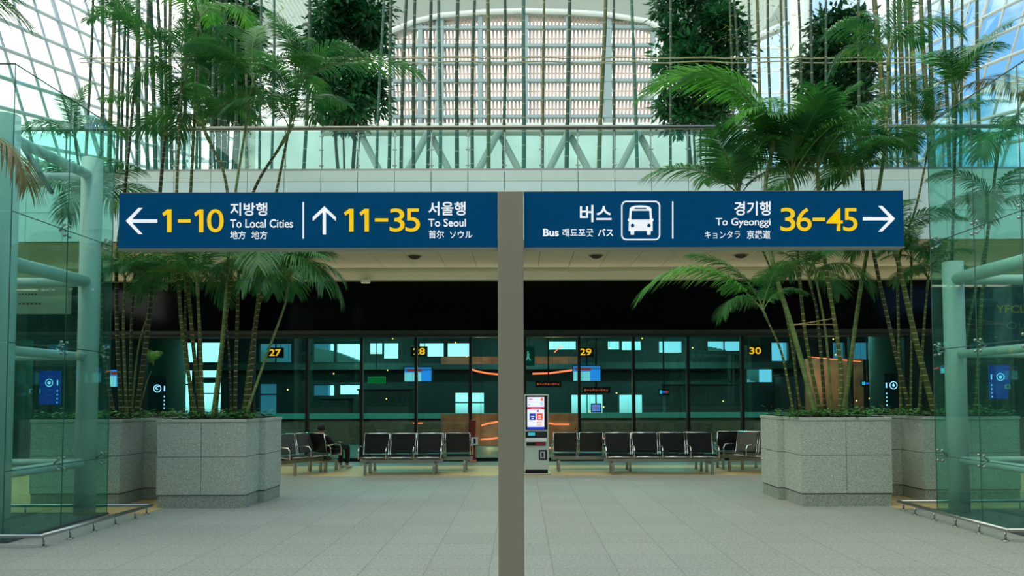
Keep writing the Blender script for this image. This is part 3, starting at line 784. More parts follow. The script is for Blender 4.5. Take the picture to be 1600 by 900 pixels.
# foreground palm at the left edge, its pot outside the frame
fp = thing('potted_palm', 'palm with yellowish fronds reaching into the picture at the left edge', 'palm', (-5.75, 6.9, 0))
MB().rbox(-.32,.32,-.32,.32,0,.62,.02).build('pot', M['granite'], fp)
MB().box(-.27,.27,-.27,.27,.6,.64).build('soil', M['soil'], fp)
MB().tube([(0,0,.6),(.05,.02,2.2),(-.02,0,3.6),(.03,0,5.25)], [.06,.05,.045,.04], 10).build('stem', STEMS['olive'], fp, smooth=True)
for az, z, ti, s, k, lm in ((2,4.0,-8,.95,'droop','frond_dry'),(-40,4.0,-6,.9,'droop','frond_dry'),(15,5.25,12,.8,'droop','frond'),(-30,5.3,12,.8,'droop','frond'),(-5,5.2,0,.7,'wide','frond'),(120,4.7,0,1.0,'arch','frond'),(200,4.7,0,1.0,'droop','frond'),(270,4.6,0,.9,'arch','frond')):
    add_frond(fp, (.03,0,z), R(az), R(ti), s, k, lm)
# bamboo cane tied across the right palms
m = MB(); m.tube([at(1241,508,11.25), at(1306,497,11.3)], .009, 6); m.tube([at(1240,507,11.33), at(1308,507,11.36)], .009, 6)
tag(m.build('support_cane', mat('cane', (168,142,88), .6), smooth=True), 'pale bamboo cane tied across the palm stems of the right front planter', 'cane')

# ------------------------------------------------------------------ balcony railing
rail = thing('guard_railing', 'glass balcony railing with a steel handrail across the hall', 'railing', (0, YB, ZT))
zr0 = at(800, 199.5, YB).z - ZT
m = MB(); m.tube([(-SX, 0, zr0), (SX, 0, zr0)], .045, 12); m.build('handrail', M['handrail'], rail, smooth=True)
m = MB(); m.box(-SX, SX, .02, .07, -.02, .05); m.build('base_channel', M['steel'], rail)
for a, b in zip(seamX, seamX[1:]):
    if b < -9.6 or a > 9.6: continue
    MB().box(a+.008, b-.008, .03, .042, .03, zr0-.06).build('glass_panel', M['glass_rail'], rail)
    m = MB()
    for z in (.12, .45, zr0-.16):
        for dx in (-.035, .035): m.sphere((a+dx, .02, z), .016)
        m.box(a-.035, a+.035, .045, .06, z-.008, z+.008)
    m.box(a-.012, a+.012, .05, .08, 0, zr0-.02)
    m.build('clamp_post', M['steel'], rail)

# ------------------------------------------------------------------ bamboo poles and trees on the balcony
def bamboo_mat(name, c1, c2):
    m, nt, b = nodes_of(name)
    t = nt.nodes.new('ShaderNodeTexCoord'); s = nt.nodes.new('ShaderNodeSeparateXYZ'); nt.links.new(t.outputs['Object'], s.inputs[0])
    dv = nt.nodes.new('ShaderNodeMath'); dv.operation = 'DIVIDE'; dv.inputs[1].default_value = .34; nt.links.new(s.outputs['Z'], dv.inputs[0])
    fr_ = nt.nodes.new('ShaderNodeMath'); fr_.operation = 'FRACT'; nt.links.new(dv.outputs[0], fr_.inputs[0])
    lt = nt.nodes.new('ShaderNodeMath'); lt.operation = 'LESS_THAN'; lt.inputs[1].default_value = .06; nt.links.new(fr_.outputs[0], lt.inputs[0])
    n = nt.nodes.new('ShaderNodeTexNoise'); n.inputs['Scale'].default_value = 1.2; nt.links.new(t.outputs['Object'], n.inputs['Vector'])
    mx = nt.nodes.new('ShaderNodeMixRGB'); mx.inputs[1].default_value = (*lin(c1), 1); mx.inputs[2].default_value = (*lin(c2), 1); nt.links.new(n.outputs[0], mx.inputs[0])
    m2 = nt.nodes.new('ShaderNodeMixRGB'); m2.inputs[2].default_value = (*lin((150,150,110)), 1); nt.links.new(mx.outputs[0], m2.inputs[1]); nt.links.new(lt.outputs[0], m2.inputs[0])
    nt.links.new(m2.outputs[0], b.inputs['Base Color']); b.inputs['Roughness'].default_value = .45
    return m
BAM = [bamboo_mat('bamboo_green', (16,52,34), (38,74,38)), bamboo_mat('bamboo_yellow', (52,70,28), (92,98,42)), bamboo_mat('bamboo_blue', (36,84,72), (54,104,86))]
M['bleaf'] = leaf_mat('bamboo_leaf', (96,130,40), (150,160,50), .4)
BY = 17.6
LEFTP = [(145,132,4,0),(161,158,5,0),(180,171,6,1),(186,181,4,0),(197,190,4,0),(201,198,4,0),(216,217,7,0),(231,234,5,0),(236,246,6,0),(246,256,5,0),(258,262,5,0),(268,270,5,1),(289,288,5,0),(307,306,4,1),(313,312,4,0),(332,330,5,0),(344,343,5,0),(352,353,7,0),(372,368,5,0),(385,386,4,1),(408,406,4,2),(428,424,4,2),(483,473,5,0)]
MIDP = [(599,588,4,2),(614,606,5,0),(635,626,5,0),(649,646,5,0),(674,667,5,0),(687,687,5,2),(716,714,6,0),(742,738,5,0),(761,763,6,1),(787,787,5,0)]
RIGP = [(820,817,6,2),(850,847,4,1),(890,884,6,0),(944,935,6,1),(961,957,4,0),(987,996,5,2)]
RTREE = [(1047,1047,4,0),(1142,1142,4,0),(1148,1158,4,0),(1169,1173,4,0),(1183,1190,5,1)]
FARP = [(1202,1203,4,0),(1218,1220,4,1),(1228,1236,4,0),(1247,1252,4,0),(1268,1268,5,0),(1290,1288,4,0),(1341,1342,5,0),(1367,1384,8,1),(1387,1392,5,0),(1397,1402,4,0),(1404,1416,7,1),(1414,1422,5,0),(1421,1428,8,1),(1440,1456,7,1),(1450,1460,6,0),(1473,1483,5,0),(1489,1488,5,0),(1503,1498,4,0),(1528,1528,5,0)]
def poles(lst, where, group, seed):
    rnd = random.Random(seed)
    for i, (xt, xb, w, mi) in enumerate(lst):
        Y = BY + rnd.uniform(-.35, .5)
        base = at(xb, 240, Y); base.z = ZT - .02; tp = at(xt + (xt-xb)*.2, -60, Y)
        r = w/2*1.12*Y/F
        o_ = MB(); n = 22; pts = []; rad = []
        wob = rnd.uniform(-.04, .04); ph = rnd.uniform(0, 6)
        for k in range(n+1):
            s = k/n; p = (tp-base)*s; p.x += wob*math.sin(s*5+ph) - wob*math.sin(ph)*(1-s); pts.append(p); rad.append(r*(1.08-.25*s))
        o_.tube(pts, rad, 8)
        lab = f'green bamboo pole, {ORD[i]} from the left {where}'
        o = o_.build('bamboo_pole', BAM[mi], smooth=True, loc=base); tag(o, lab, 'bamboo', group)
        if i % 5 == 1 and group != 'bamboo poles before the louvred window':
            s = MB()
            for j in range(40):
                c = pts[-8] + Vector((rnd.gauss(0,.25), rnd.gauss(0,.2), rnd.gauss(.2,.35))); a = rnd.uniform(0,6.28); l = rnd.uniform(.1,.18)
                u = Vector((math.cos(a), math.sin(a), rnd.uniform(-.9,.1))).normalized(); v = u.cross(Vector((0,0,1))).normalized()*.016
                s.poly([c, c+u*l*.4+v, c+u*l, c+u*l*.4-v])
            for j in range(4): s.tube([pts[-8+j], pts[-8+j]+Vector((rnd.gauss(0,.3), rnd.gauss(0,.2), .3))], .006, 4)
            s.build('leaf_spray', M['bleaf'], o)['kind'] = 'stuff'
poles(LEFTP, 'in the left grove', 'bamboo poles of the left grove', 5)
poles(MIDP, 'before the left half of the louvred window', 'bamboo poles before the louvred window', 6)
poles(RIGP, 'before the right half of the louvred window', 'bamboo poles before the louvred window', 7)
poles(RTREE, 'around the dark tree right of the louvred window', 'bamboo poles around the right dark tree', 9)
poles(FARP, 'in the right grove', 'bamboo poles of the right grove', 8)
M['cane'] = mat('bamboo_rail_cane', (150,152,112), .6)
for j, (ya, yb, lab) in enumerate(((90.5, 91, 'upper'), (97, 98.5, 'lower'))):
    m = MB(); pts = [at(125 + 18*i, ya + (yb-ya)*math.sin(i*.9)+ (.8 if i % 7 == 0 else 0), BY-.2) for i in range(76)]
    m.tube(pts, .014, 6); o = m.build('bamboo_rail', M['cane'], smooth=True)
    tag(o, f'thin horizontal bamboo cane tied across all upright poles, {lab} of the two', 'bamboo')

M['leaf_dark'] = leaf_mat('tree_leaf_dark', (22,74,44), (46,116,62), .25)
M['leaf_mid'] = leaf_mat('tree_leaf_mid', (22,66,40), (48,104,58), .2)
M['bark'] = mat('tree_bark', (62,56,44), .8, noise=.25, nscale=12)
def tree(label, px, ytop, ybot, halfw, Y, seed, leafm, nleaf=10500, leafl=.235, fan=False):
    rnd = random.Random(seed); base = at(px, 250, Y); base.z = ZT
    t = thing('leafy_tree', label, 'tree', base, 0, 'leafy trees behind the balcony railing')
    rw = halfw*Y/F; z0 = at(px, ybot, Y).z - ZT; z1 = at(px, ytop, Y).z - ZT
    m = MB()
    for i in range(6):
        a = i*1.05; b = Vector((math.cos(a)*.16, math.sin(a)*.12, 0)); tp = Vector((math.cos(a)*rw*.5, math.sin(a)*rw*.4, z0 + (z1-z0)*rnd.uniform(.45,.8)))
        m.tube([b, b.lerp(tp,.4)+Vector((rnd.gauss(0,.04),0,0)), tp], [.035,.028,.012], 7)
        for k in range(4):
            q = b.lerp(tp, .5+.12*k); m.tube([q, q + Vector((rnd.gauss(0,.4), rnd.gauss(0,.35), rnd.uniform(.1,.5)))], [.012,.004], 5)
    m.build('trunk', M['bark'], t, smooth=True)
    m = MB(); cl = []
    for i in range(95):
        s = rnd.random()*.98; prof = math.sin(math.pi*min(1, .10 + .80*s))**.5
        a = rnd.uniform(0, 6.28); rad = rw*1.05*prof*math.sqrt(rnd.uniform(.1, 1))
        cl.append(Vector((math.cos(a)*rad, math.sin(a)*rad*.85, z0 + (z1-z0)*s)))
    for i in range(nleaf):
        c0 = cl[i % len(cl)]; d = Vector((rnd.gauss(0,1), rnd.gauss(0,1), rnd.gauss(0,.6)))
        c = c0 + d*.15; u = (d.normalized() + Vector((0,0,rnd.uniform(-.9,.2)))).normalized()
        v = u.cross(Vector((rnd.gauss(0,.4), rnd.gauss(0,.4), 1))).normalized()
        l = leafl*rnd.uniform(.6,1.2); w = l*.2
        m.poly([c, c+u*l*.45+v*w, c+u*l, c+u*l*.45-v*w])
    f = m.build('foliage', M[leafm], t); f['kind'] = 'stuff'
tree('dense dark green tree behind the railing, just left of the louvred window', 543, -15, 192, 62, 19.3, 21, 'leaf_dark')
tree('dense dark green tree behind the railing, just right of the louvred window', 1092, -15, 192, 66, 19.3, 22, 'leaf_dark')
tree('dark bushy tree behind the left bamboo grove', 352, 2, 195, 52, 19.6, 23, 'leaf_dark', 8500)
tree('bushy mid green tree behind the railing, before the white column on the right', 1312, 28, 190, 52, 19.6, 24, 'leaf_mid', 7000, .26)

# ------------------------------------------------------------------ glass enclosures with steelwork and bumper rails
ZJ = [.03, .80, 2.27, 3.78, 5.5]
def spider(mb, x, y, z, axis):
    for du in (-.055, .055):
        for dz in (-.07, .07):
            d = (du, 0) if axis == 'x' else (0, du)
            o = (0, -.02) if axis == 'x' else (.02 if x < 0 else -.02, 0)
            c = (x+d[0]+o[0], y+d[1]+o[1], z+dz); mb.sphere(c, .021)
            mb.tube([c, (x-o[0]*4, y-o[1]*4, z)], .009, 6)
    mb.sphere((x, y, z), .02)
def enclosure(label, sg, ys, xf, xn, xs, beams, arms):
    """ys: depths of the side-face seams far to near; xf, xn: side face at its far and near end; xs: seams of the front face away from the hall"""
    t = thing('glass_enclosure', label, 'glass enclosure', (0,0,0))
    yf, yn = ys[0], ys[-1]
    def sx_(y, z): return sg*(xf + (xn-xf)*(yf-y)/(yf-yn) - .012*0)
    def pane(a, b, th=.012):
        # a slab spanned by plan points a, b between each pair of seams
        a, b = Vector(a), Vector(b); d = (b-a).normalized(); n = Vector((-d.y, d.x))*th
        for z0, z1 in zip(ZJ, ZJ[1:]):
            p, q = a + d*.004, b - d*.004; m = MB(); zz0, zz1 = z0+.004, z1-.004
            m.v = [(p.x,p.y,zz0),(q.x,q.y,zz0),(q.x+n.x,q.y+n.y,zz0),(p.x+n.x,p.y+n.y,zz0),(p.x,p.y,zz1),(q.x,q.y,zz1),(q.x+n.x,q.y+n.y,zz1),(p.x+n.x,p.y+n.y,zz1)]
            m.f = [(0,3,2,1),(4,5,6,7),(0,1,5,4),(1,2,6,5),(2,3,7,6),(3,0,4,7)]; m.mi = [0]*6
            m.build('glass_panel', M['glass_encl'], t)
    for a, b in zip(ys, ys[1:]): pane((sx_(a,0), a), (sx_(b,0), b))
    for y, xe in ((yn, xn), (yf, xf)):
        X = [sg*xe] + [sg*x for x in xs]
        for a, b in zip(X, X[1:]): pane((a, y), (b, y))
    cl = [(sx_(y,0)+sg*.03, y, z, 'y') for y in ys[1:-1] for z in ZJ[1:-1]] + [(sx_(yf,0)+sg*.03, yf-.09, z, 'y') for z in ZJ[1:-1]] + [(sg*x, yn+.03, z, 'x') for x in xs[:-1] for z in ZJ[1:-1]]
    for c in cl:
        m = MB(); spider(m, *c); m.build('glass_clamp', M['steel'], t, smooth=True)
    m = MB()
    for z0 in ZJ[1:-1]:
        m.tube([(sx_(yf,0), yf, z0), (sx_(yn,0), yn, z0)], .006, 5)
    for y in ys: m.tube([(sx_(y,0), y, 0.03), (sx_(y,0), y, ZJ[-1])], .006, 5)
    m.tube([(sx_(yf,0), yf, ZJ[-1]), (sx_(yn,0), yn, ZJ[-1]), (sg*xs[-1], yn, ZJ[-1])], .009, 5)
    m.build('joint_seal', M['steel_dark'], t)
    # white steel frame inside
    xc = xf + .24
    for (x, y) in ((xc, yf-.12), (xn+.27, yn+.28), (xs[-1]-.3, yf-.12), (xs[-1]-.3, yn+.3)):
        MB().tube([(sg*x, y, 0), (sg*x, y, 5.0 if arms else 3.5)], .135, 20).build('column', M['struct_paint'], t, smooth=True)
    for z, r_ in beams:
        m = MB()
        m.tube([(sg*xc, yf-.12, z), (sg*(xn+.27), yn+.28, z)], r_, 14); m.tube([(sg*(xn+.27), yn+.3, z), (sg*(xs[-1]-.3), yn+.3, z)], r_*.8, 14)
        m.tube([(sg*xc, yf-.12, z), (sg*(xs[-1]-.3), yf-.12, z)], r_*.8, 14)
        m.build('beam', M['struct_paint'], t, smooth=True)
    m = MB()
    for k in range(arms):
        y = yn+.3 + (yf-.42-yn)*k/2
        m.tube([(sg*(xc+.05), y, 4.3), (sg*(xc+.7), y+.25, 5.15), (sg*(xs[-1]-.4), y+.3, 4.7)], [.03,.06,.03], 10)
    if arms: m.build('roof_arm', M['steel_dark'], t, smooth=True)
    m = MB(); m.box(min(sg*(xf-.02), sg*xs[-1]), max(sg*(xf-.02), sg*xs[-1]), yn-.02, yf+.02, 0, .03)
    m.build('floor_tray', mat('tray', (70,86,80), .4), t)
enclosure('tall green glass enclosure with white steel tubes at the left edge', -1, [10.42, 9.42, 8.4], 5.81, 5.85, [7.2, 8.6], ((.74,.06),(2.2,.06),(3.25,.085),(4.75,.07)), 2)
enclosure('tall green glass enclosure with white steel tubes at the right edge', 1, [10.42, 9.42, 8.52, 7.7], 5.81, 5.83, [7.3, 8.7], ((.74,.055),(2.2,.055),(3.25,.09)), 0)
def bumper(label, pts, nseg):
    t = thing('bumper_rail', label, 'rail', (pts[1][0], pts[1][1], 0))
    o = Vector((pts[1][0], pts[1][1], 0)); P = [Vector((x, y, .125)) - o for x, y in pts]
    m = MB()
    for a, b in zip(P, P[1:]): m.tube([a, b], .022, 10)
    for p in P: m.sphere(p, .022)
    m.build('rail', M['steel'], t, smooth=True)
    for (a, b), n in zip(zip(P, P[1:]), nseg):
        for k in range(n):
            c = a.lerp(b, (k+.08)/(n-.0) if n > 1 else .85); 
            if c.x + o.x > 9.2 or c.x + o.x < -9.2: continue
            m = MB(); m.tube([(c.x, c.y, 0), (c.x, c.y, .11)], .012, 8); m.tube([(c.x, c.y, 0), (c.x, c.y, .008)], .038, 12)
            m.build('post', M['steel'], t, smooth=True)
bumper('low stainless bumper rail around the left glass enclosure', [(-8.6,8.15),(-5.25,8.15),(-5.2,10.45),(-8.6,10.45)], [4,5,4])
bumper('low stainless bumper rail around the right glass enclosure', [(8.7,8.33),(5.42,8.33),(5.37,10.62),(8.7,10.62)], [4,5,4])

# ------------------------------------------------------------------ ticket kiosk
kp = at(838, 740, 15.45); KX0, KX1 = at(819.5, 700, 15.45).x, at(857.5, 700, 15.45).x; KH = at(838, 616.5, 15.45).z
kio = thing('ticket_kiosk', 'white self-service ticket kiosk with a lit screen right of the sign post', 'kiosk', ((KX0+KX1)/2, 15.45, .004))
kw = (KX1-KX0)/2
def kz(y): return at(838, y, 15.45).z - .004
def kx(x): return at(x, 680, 15.45).x - kio.location.x
M['kiosk'] = mat('kiosk_paint', (190,206,194), .4)
M['kblack'] = mat('kiosk_black', (14,16,20), .25)
MB().rbox(-kw, kw, 0, .42, .11, KH, .012).build('cabinet', M['kiosk'], kio)
b = MB(); b.rbox(-kw+.02, kw-.02, .03, .4, .035, .115, .005); b.build('plinth', M['kblack'], kio)
b = MB(); b.rbox(-kw-.02, kw+.04, -.06, .45, 0, .035, .008); b.build('base_plate', M['steel'], kio)
bz = MB().rbox(kx(821), kx(855.5), -.012, .02, kz(671), kz(618), .004).build('screen_bezel', M['kblack'], kio)
sc = MB().box(kx(824), kx(850.5), -.018, -.01, kz(667), kz(620.5)).build('screen', mat('screen_white', (222,224,250), .3, emit=(214,218,250), estr=.8), bz)
def ui(x0, x1, y0, y1, rgb, d=.0, nm='screen_graphic'):
    MB().box(kx(x0), kx(x1), -.0215-d, -.018, kz(y1), kz(y0)).build(nm, mat('ui_'+str(rgb), rgb, .4, emit=rgb, estr=.7), bz)
ui(824, 850.5, 635.8, 639.6, (200,20,40)); ui(827.5, 837, 646, 656, (30,44,160)); ui(838.5, 848, 646, 656, (232,60,48))
ui(824, 850.5, 667, 671, (34,50,170), -.003); ui(845, 849, 621.5, 626, (236,110,60)); ui(826.5, 832, 623, 624.6, (220,90,120)); ui(825, 829, 631, 633, (150,190,230)); ui(844, 849, 629, 632.5, (160,200,236))
ui(839, 847, 659, 661, (220,170,120)); ui(838.5, 846.5, 662, 665, (226,196,150)); ui(839, 842, 641, 643.5, (60,70,110)); ui(829.5,835,650,651.6,(220,226,250),.003); ui(830.5,834,653,654.4,(200,210,250),.003); ui(841,845.5,649,650.4,(255,230,220),.003); ui(841,845.5,652.5,654,(255,230,220),.003)
ui(830,846,637.2,638.2,(240,170,180),.003)
kpad = MB().rbox(kx(821), kx(854.5), -.03, .02, kz(683.5), kz(674), .006).build('keypad_panel', M['kblack'], kio)
MB().box(kx(825), kx(836), -.034, -.03, kz(680.5), kz(675.5)).build('small_display', mat('lcd', (60,170,190), .3, emit=(60,170,190), estr=.6), kpad)
kk = MB()
for i in range(5):
    for j in range(3): kk.box(kx(838.5+3*i), kx(840.3+3*i), -.034, -.03, kz(681.6-2.4*j), kz(680.2-2.4*j))
kk.build('keys', mat('keys', (70,84,86), .5), kpad)
MB().rbox(kx(822), kx(854), -.06, .02, kz(690.5), kz(684.5), .006).build('ledge', mat('kiosk_white', (232,238,236), .4), kio)
tr = MB().rbox(kx(822.5), kx(852), -.02, .02, kz(696), kz(691), .004).build('ticket_slot', M['kblack'], kio)
MB().box(kx(837), kx(851), -.024, -.02, kz(695), kz(692.2)).build('slot_strip', mat('slot_red', (150,24,44), .4, emit=(150,24,44), estr=.2), tr)
rh = MB().rbox(kx(841.5), kx(854.5), -.012, .02, kz(718), kz(703), .004).build('card_reader', M['kblack'], kio)
MB().box(kx(844), kx(851.5), -.018, -.012, kz(716), kz(705.5)).build('reader_face', mat('reader', (180,186,190), .5), rh)
MB().box(kx(846), kx(849.3), -.021, -.018, kz(714.5), kz(707)).build('reader_slot', M['kblack'], rh)

# ------------------------------------------------------------------ beam seating
M['leather'] = mat('black_leather', (20,24,25), .32, noise=.1, nscale=10, bump=.05)
M['mesh_seat'] = mat('grey_seat', (84,86,78), .5, noise=.05)
def bench(label, group, loc, rz, n, m_seat, pitch=.56, reclined=.16):
    t = thing('waiting_bench', label, 'bench', loc, rz, group)
    w = n*pitch
    MB().rbox(-w/2-.02, w/2+.02, .02, .10, .24, .32, .008).build('beam', M['steel'], t)
    for s in ((-1, 1) if n < 5 else (-1, 0, 1)):
        x = s*(w/2-.14); m = MB()
        m.rbox(x-.02, x+.02, -.02, .12, .20, .25, .008)
        m.rbox(x-.026, x+.026, -.22, .30, .205, .25, .006)
        for y in (-.20, .28): m.rbox(x-.026, x+.026, y-.03, y+.03, .03, .21, .006); m.tube([(x, y, 0), (x, y, .03)], .036, 10)
        m.build('leg', M['steel'], t, smooth=False)
    for i in range(n):
        x = (i-(n-1)/2)*pitch; hw_ = pitch/2-.036
        m = MB(); bm = bmesh.new(); bmesh.ops.create_cube(bm, size=1)
        for v in bm.verts: v.co = Vector((x + v.co.x*2*hw_, -.02 + v.co.y*.46, .385 + v.co.z*.05 - v.co.y*.05))
        bmesh.ops.bevel(bm, geom=bm.edges[:], offset=.015, segments=2, affect='EDGES'); m.add_bm(bm)
        sp = m.build('seat', M[m_seat], t)
        m = MB(); m.tube([(x-hw_, -.25, .375), (x+hw_, -.25, .375)], .014, 8); m.build('seat_edge', M['chrome'], sp, smooth=True)
        m = MB(); bm = bmesh.new(); bmesh.ops.create_cube(bm, size=1)
        for v in bm.verts:
            z = v.co.z*.42; v.co = Vector((x + v.co.x*2*hw_, .24 + v.co.y*.035 + z*reclined + (.02 if z > 0 else 0), .635 + z))
        bmesh.ops.bevel(bm, geom=bm.edges[:], offset=.012, segments=2, affect='EDGES'); m.add_bm(bm)
        bp = m.build('backrest', M[m_seat], t)
        m = MB()
        for s in (-1, 1): m.tube([(x+s*(hw_+.012), -.2, .36), (x+s*(hw_+.012), .17, .365), (x+s*(hw_+.012), .215, .43), (x+s*(hw_+.012), .30, .845)], .010, 8)
        m.tube([(x-hw_-.012, .30, .845), (x+hw_+.012, .30, .845)], .010, 8)
        m.build('back_frame', M['chrome'], bp, smooth=True)
    for i in range(n+1):
        x = (i-n/2)*pitch
        m = MB(); m.tube([(x, -.2, .34), (x, -.21, .5), (x, -.16, .575), (x, .05, .59), (x, .22, .57)], .016, 8)
        m.build('armrest', M['chrome'], t, smooth=True)
    return t
GBN = 'black beam seats of the waiting area'
def bx(px, Y): return at(px, 720, Y).x
x0, x1 = bx(563, 15.6), bx(690, 15.6)
bench('row of three black leather seats facing forward, left of the sign post', GBN, ((x0+x1)/2, 15.62, .004), 0, 3, 'leather', (x1-x0)/3)
x0, x1 = bx(575, 16.5), bx(738, 16.5)
bench('row of black seats with their backs to the front row, left of the sign post', GBN, ((x0+x1)/2, 16.38, .004), math.pi, 4, 'leather', (x1-x0)/4)
x0, x1 = bx(946, 15.6), bx(1120, 15.6)
bench('row of four black leather seats facing forward, right of the ticket kiosk', GBN, ((x0+x1)/2, 15.62, .004), 0, 4, 'leather', (x1-x0)/4)
x0, x1 = bx(862, 16.6), bx(1098, 16.6)
bench('long row of black seats facing the glass, behind the four forward seats', GBN, ((x0+x1)/2, 16.45, .004), math.pi, 6, 'leather', (x1-x0)/6)
bench('slanted row of grey seats beside the left front planter', GBN, (bx(474,15.8), 15.85, .004), R(58), 2, 'mesh_seat', .56)
bench('slanted row of grey seats beside the right front planter', GBN, (bx(1176,15.8), 15.85, .004), R(-50), 2, 'mesh_seat', .56)
bench('dark pair of seats turned to the glass behind the grey slanted seats on the right', GBN, (bx(1150,17.0), 16.75, .004), math.pi, 2, 'leather', .58)
bench('single black armchair seat turned away, next to the left slanted grey seats', GBN, (bx(507,16.5), 16.5, .004), R(150), 1, 'leather', .6)

# person slumped on the black seat at the left, seen between the seat rows
M['skin'] = mat('skin', (176,128,104), .55); M['cloth'] = mat('black_clothing', (18,20,24), .8, noise=.15, nscale=20); M['shoe'] = mat('white_shoe', (205,205,200), .5); M['hair'] = mat('hair', (26,20,18), .6)
pxo = Vector((bx(507,16.5)+.03, 16.55, 0.004))
per = thing('person', 'person in black slumped on a black seat with white shoes, left of the seat rows', 'person', pxo, R(62))
def skinned(name, verts, edges, mt, parent, sub=2):
    me = bpy.data.meshes.new(name); me.from_pydata([v[0] for v in verts], edges, [])
    bm = bmesh.new(); bm.from_mesh(me); lay = bm.verts.layers.skin.verify(); bm.verts.ensure_lookup_table()
    for i, v in enumerate(verts): bm.verts[i][lay].radius = v[1] if hasattr(v[1], '__len__') else (v[1], v[1])
    bm.verts[0][lay].use_root = True
    bm.to_mesh(me); bm.free(); me.materials.append(mt)
    o = bpy.data.objects.new(name, me); COL.objects.link(o); o.parent = parent
    o.modifiers.new('skin', 'SKIN').use_smooth_shade = True
    s = o.modifiers.new('sub', 'SUBSURF'); s.levels = sub; s.render_levels = sub
    return o
V = [((.16,0,.51),(.15,.10)), ((.03,0,.58),(.14,.10)), ((-.09,0,.67),(.16,.10)), ((-.16,0,.76),(.13,.08)), ((-.18,0,.81),.05), ((-.18,0,.845),.05), ((-.17,0,.90),(.07,.085)), ((-.15,0,.97),(.065,.08)),
     ((.20,-.09,.50),.08), ((.56,-.10,.51),.062), ((.58,-.10,.29),.052), ((.57,-.10,.10),.038), ((.59,-.10,.05),.034), ((.72,-.10,.038),.028),
     ((.20,.09,.50),.08), ((.56,.10,.51),.062), ((.58,.10,.29),.052), ((.57,.10,.10),.038), ((.59,.10,.05),.034), ((.72,.10,.038),.028),
     ((-.14,-.19,.72),.052), ((-.03,-.24,.57),.043), ((.22,-.17,.60),.034), ((.29,-.13,.61),.026), ((-.14,.19,.72),.052), ((-.03,.24,.57),.043), ((.22,.17,.60),.034), ((.29,.13,.61),.026)]
Ed = [(0,1),(1,2),(2,3),(3,4),(4,5),(5,6),(6,7),(0,8),(8,9),(9,10),(10,11),(11,12),(12,13),(0,14),(14,15),(15,16),(16,17),(17,18),(18,19),(3,20),(20,21),(21,22),(22,23),(3,24),(24,25),(25,26),(26,27)]
skinned('body', V, Ed, M['skin'], per)
cl_v = [(p, (tuple(a*1.13 for a in r_) if hasattr(r_, '__len__') else r_*1.18)) for p, r_ in V]
keepT = [0,1,2,3,20,21,22,24,25,26]; mp = {k: i for i, k in enumerate(keepT)}
skinned('jacket', [cl_v[k] for k in keepT], [(mp[a], mp[b]) for a, b in Ed if a in mp and b in mp], M['cloth'], per)
keepL = [0,8,9,10,11,14,15,16,17]; mp = {k: i for i, k in enumerate(keepL)}
skinned('trousers', [cl_v[k] for k in keepL], [(mp[a], mp[b]) for a, b in Ed if a in mp and b in mp], M['cloth'], per)
for s in (-1, 1):
    x = .57
    MB().sphere((x+.07, s*.10, .047), .05, (2.4, .95, .9)).build('shoe', M['shoe'], per, smooth=True)
    for k in range(5): 
        b0 = Vector((.30, s*(.105+.014*k), .61)); MB().tube([b0, b0+Vector((.05,-s*.004,.0)), b0+Vector((.075,-s*.006,-.022))], [.008,.0075,.006], 6).build('finger', M['skin'], per, smooth=True) if k < 4 else MB().tube([b0+Vector((-.03,-s*.07,0)), b0+Vector((.02,-s*.085,.015))], [.010,.007], 6).build('thumb', M['skin'], per, smooth=True)
m = MB(); m.sphere((-.17,0,.955), .092, (1.0,.9,1.05)); m.build('hair', M['hair'], per, smooth=True)
for s in (-1,1): MB().sphere((-.085, s*.033, .955), .011).build('eye', M['shoe'], per, smooth=True)
MB().sphere((-.07, 0, .925), .017, (.8,.8,1.3)).build('nose', M['skin'], per, smooth=True)

# ------------------------------------------------------------------ fixtures around and behind the glass
# downlights in the soffit
M['lamp_dark'] = mat('downlight_cap', (74,70,58), .5); M['lamp_ring'] = mat('downlight_ring', (150,146,120), .4)
for px_, lab in ((644,'left of the sign post'),(934,'below the bus symbol'),(1165,'right of the bus symbol')):
    p = at(px_, 404, 16.4); t = thing('downlight', f'round recessed ceiling downlight under the balcony, {lab}', 'ceiling light', (p.x, 16.75, ZS), 0, 'downlights under the balcony')
    m = MB(); m.tube([(0,0,-.012),(0,0,.03)], .17, 24); m.build('ring', M['lamp_ring'], t, smooth=False)
    m = MB(); m.sphere((0,0,-.01), .135, (1,1,.5)); m.build('cover', M['lamp_dark'], t, smooth=True)
for px_ in range(-400, 2100, 280):  # added spots that brighten the tan floor; the downlights themselves are unlit
    l = bpy.data.lights.new('tan_floor_fill', 'SPOT'); l.shadow_soft_size = 0; l.spot_size = R(120); l.spot_blend = .8; l.energy = 66; l.color = (1, .80, .56)
    o = bpy.data.objects.new('tan_floor_fill', l); COL.objects.link(o); o.location = (at(px_, 404, 16.4).x, 16.75, ZS-.1)
